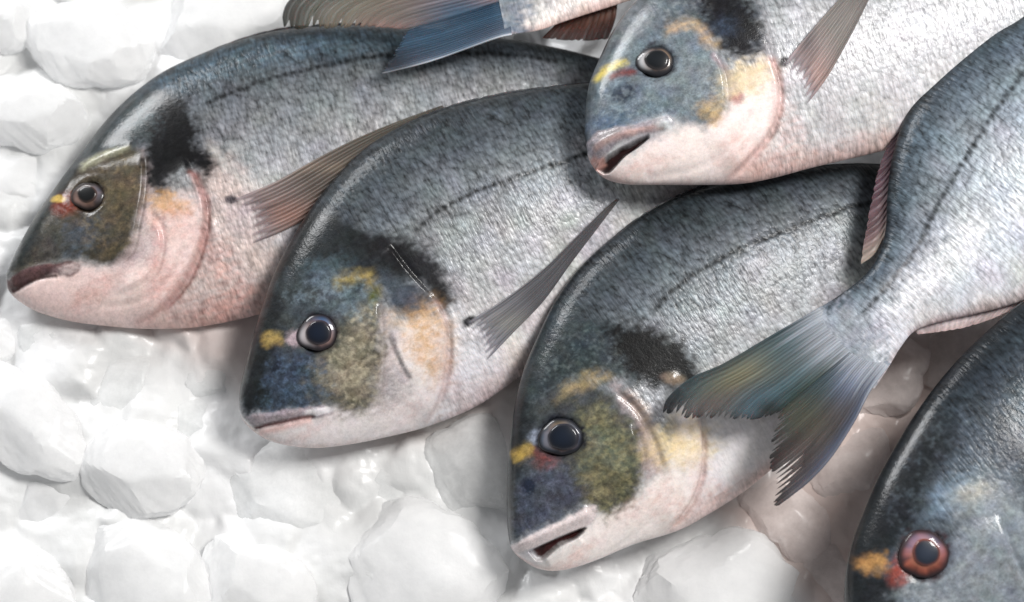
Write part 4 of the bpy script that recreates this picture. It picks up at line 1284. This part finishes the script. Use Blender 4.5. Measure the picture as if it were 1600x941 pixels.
fin(E, 'tail_fin', [
    ([(1284, 478), (1200, 527), (1130, 568), (1080, 590), (1046, 618), (1030, 647)], [(1335, 545), (1275, 595), (1216, 645)], [(1284, 478), (1318, 506), (1335, 545)],
     [(1030, 647), (1080, 656), (1150, 657), (1192, 654), (1216, 645)]),
    ([(1335, 545), (1275, 595), (1216, 645)], [(1392, 568), (1360, 612), (1334, 662), (1294, 722), (1250, 766), (1208, 798)], [(1335, 545), (1366, 552), (1392, 568)],
     [(1216, 645), (1202, 690), (1202, 730), (1204, 764), (1208, 798)])],
    lambda u, v: 4 + 5 * np.sin(u * 3.1) - 6 * u * u, etail, 3.0, 0.9, 20, jagamt=(.13, .26))
fin(E, 'dorsal_fin', [([(1440, 152), (1416, 172)], [(1382, 372), (1366, 398), (1344, 414)], [(1440, 152), (1412, 200), (1397, 252), (1390, 310), (1382, 372)],
                       [(1416, 172), (1385, 232), (1368, 280), (1356, 340), (1344, 414)])],
    lambda u, v: -6 - 14 * u, lambda u, v, px, k: grad(v, [(0, (70, 62, 66)), (.5, (88, 64, 74)), (.85, (104, 84, 86)), (1, (150, 138, 128))]) * (0.8 + .5 * u[:, None]), 2.5, 2.0, 18, jagamt=.10)
fin(E, 'anal_fin', [([(1640, 446), (1600, 470)], [(1428, 512), (1434, 521)], [(1640, 446), (1560, 474), (1490, 492), (1428, 512)], [(1600, 474), (1556, 496), (1500, 514), (1434, 523)])],
    lambda u, v: -8 - 8 * u, lambda u, v, px, k: grad(u, [(0, (222, 214, 218)), (1, (212, 186, 184))]), 2.5, 1.2, 14)

# ---- fish F : lower right
F = Fish('lower right sea bream with orange ringed eye, snout cut by the bottom edge',
         [(1345, 1060), (1330, 1020), (1322, 975), (1320, 935), (1323, 890), (1333, 845), (1350, 800), (1372, 748), (1400, 697), (1430, 648), (1466, 598), (1510, 548), (1560, 502),
          (1610, 464), (1680, 425), (1760, 400), (1850, 390), (1950, 395), (2050, 410), (2150, 425)],
         [(1345, 1060), (1360, 1086), (1400, 1106), (1470, 1112), (1560, 1096), (1660, 1060), (1760, 1000), (1860, 910), (1960, 800), (2050, 670), (2110, 560), (2160, 490)],
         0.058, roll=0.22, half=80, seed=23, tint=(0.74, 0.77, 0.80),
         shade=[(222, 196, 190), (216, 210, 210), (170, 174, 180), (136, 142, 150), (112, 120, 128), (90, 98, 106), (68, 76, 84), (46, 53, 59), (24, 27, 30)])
F.head_bare(.20, .34, .25)
F.poly([(1470, 770), (1540, 748), (1600, 780), (1680, 900), (1640, 1060), (1450, 1090), (1380, 1010), (1390, 930), (1440, 912), (1496, 880), (1500, 830)], (122, 129, 136), 16, 10, .9, 0.1)
F.spot((1480, 775), 44, 20, 35, (104, 122, 140), .7, 8, .7)
F.spot((1520, 772), 24, 12, 20, (170, 166, 154), .9, 6, .6)
F.poly([(1320, 940), (1323, 885), (1334, 842), (1350, 800), (1372, 748), (1402, 695), (1450, 650), (1500, 680), (1460, 740), (1440, 800), (1420, 830), (1396, 862), (1345, 890), (1400, 900), (1400, 950), (1380, 1010), (1345, 1060), (1325, 1000)],
       (26, 29, 32), 9, 8, .93, 0.15)
F.poly([(1540, 640), (1600, 660), (1640, 740), (1610, 780), (1560, 720)], (52, 56, 62), 16, 14, .8, .4)
F.poly([(1600, 770), (1660, 800), (1690, 880), (1640, 840)], (60, 66, 72), 12, 10, .6)
F.line([(1332, 890), (1398, 872)], (178, 132, 80), 18, 10, 6, .85)
F.poly([(1388, 888), (1410, 870), (1424, 896), (1410, 908), (1392, 908)], (142, 62, 50), 6, 3, .8, 0)
F.line([(1560, 850), (1585, 900), (1620, 950)], (120, 124, 130), 5, 6, 3, .6)
F.spot((1365, 980), 14, 16, 0, (20, 26, 34), .5, 2, .9)
F.speckle([(1470, 770), (1540, 748), (1600, 780), (1680, 900), (1640, 1060), (1450, 1090), (1390, 930), (1496, 880)], (166, 174, 180), 10, .05, .7)
F.speckle([(1470, 770), (1540, 748), (1600, 780), (1680, 900), (1640, 1060), (1450, 1090), (1390, 930), (1496, 880)], (70, 76, 82), 10, .1, .6, seed=1)
F.speckle([(1380, 800), (1420, 700), (1500, 620), (1560, 680), (1480, 760), (1420, 840)], (84, 94, 102), 8, .05, .7, seed=2)
F.step([(1560, 800), (1590, 890), (1640, 960), (1630, 1040)], 4, 40, (1520, 950))
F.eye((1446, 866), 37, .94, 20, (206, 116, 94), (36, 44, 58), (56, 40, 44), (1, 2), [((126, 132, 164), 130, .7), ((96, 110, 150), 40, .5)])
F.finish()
dorsal_strip(F, [(1560, 503), (1610, 465), (1680, 426), (1760, 401), (1850, 391), (1950, 396)], 5)
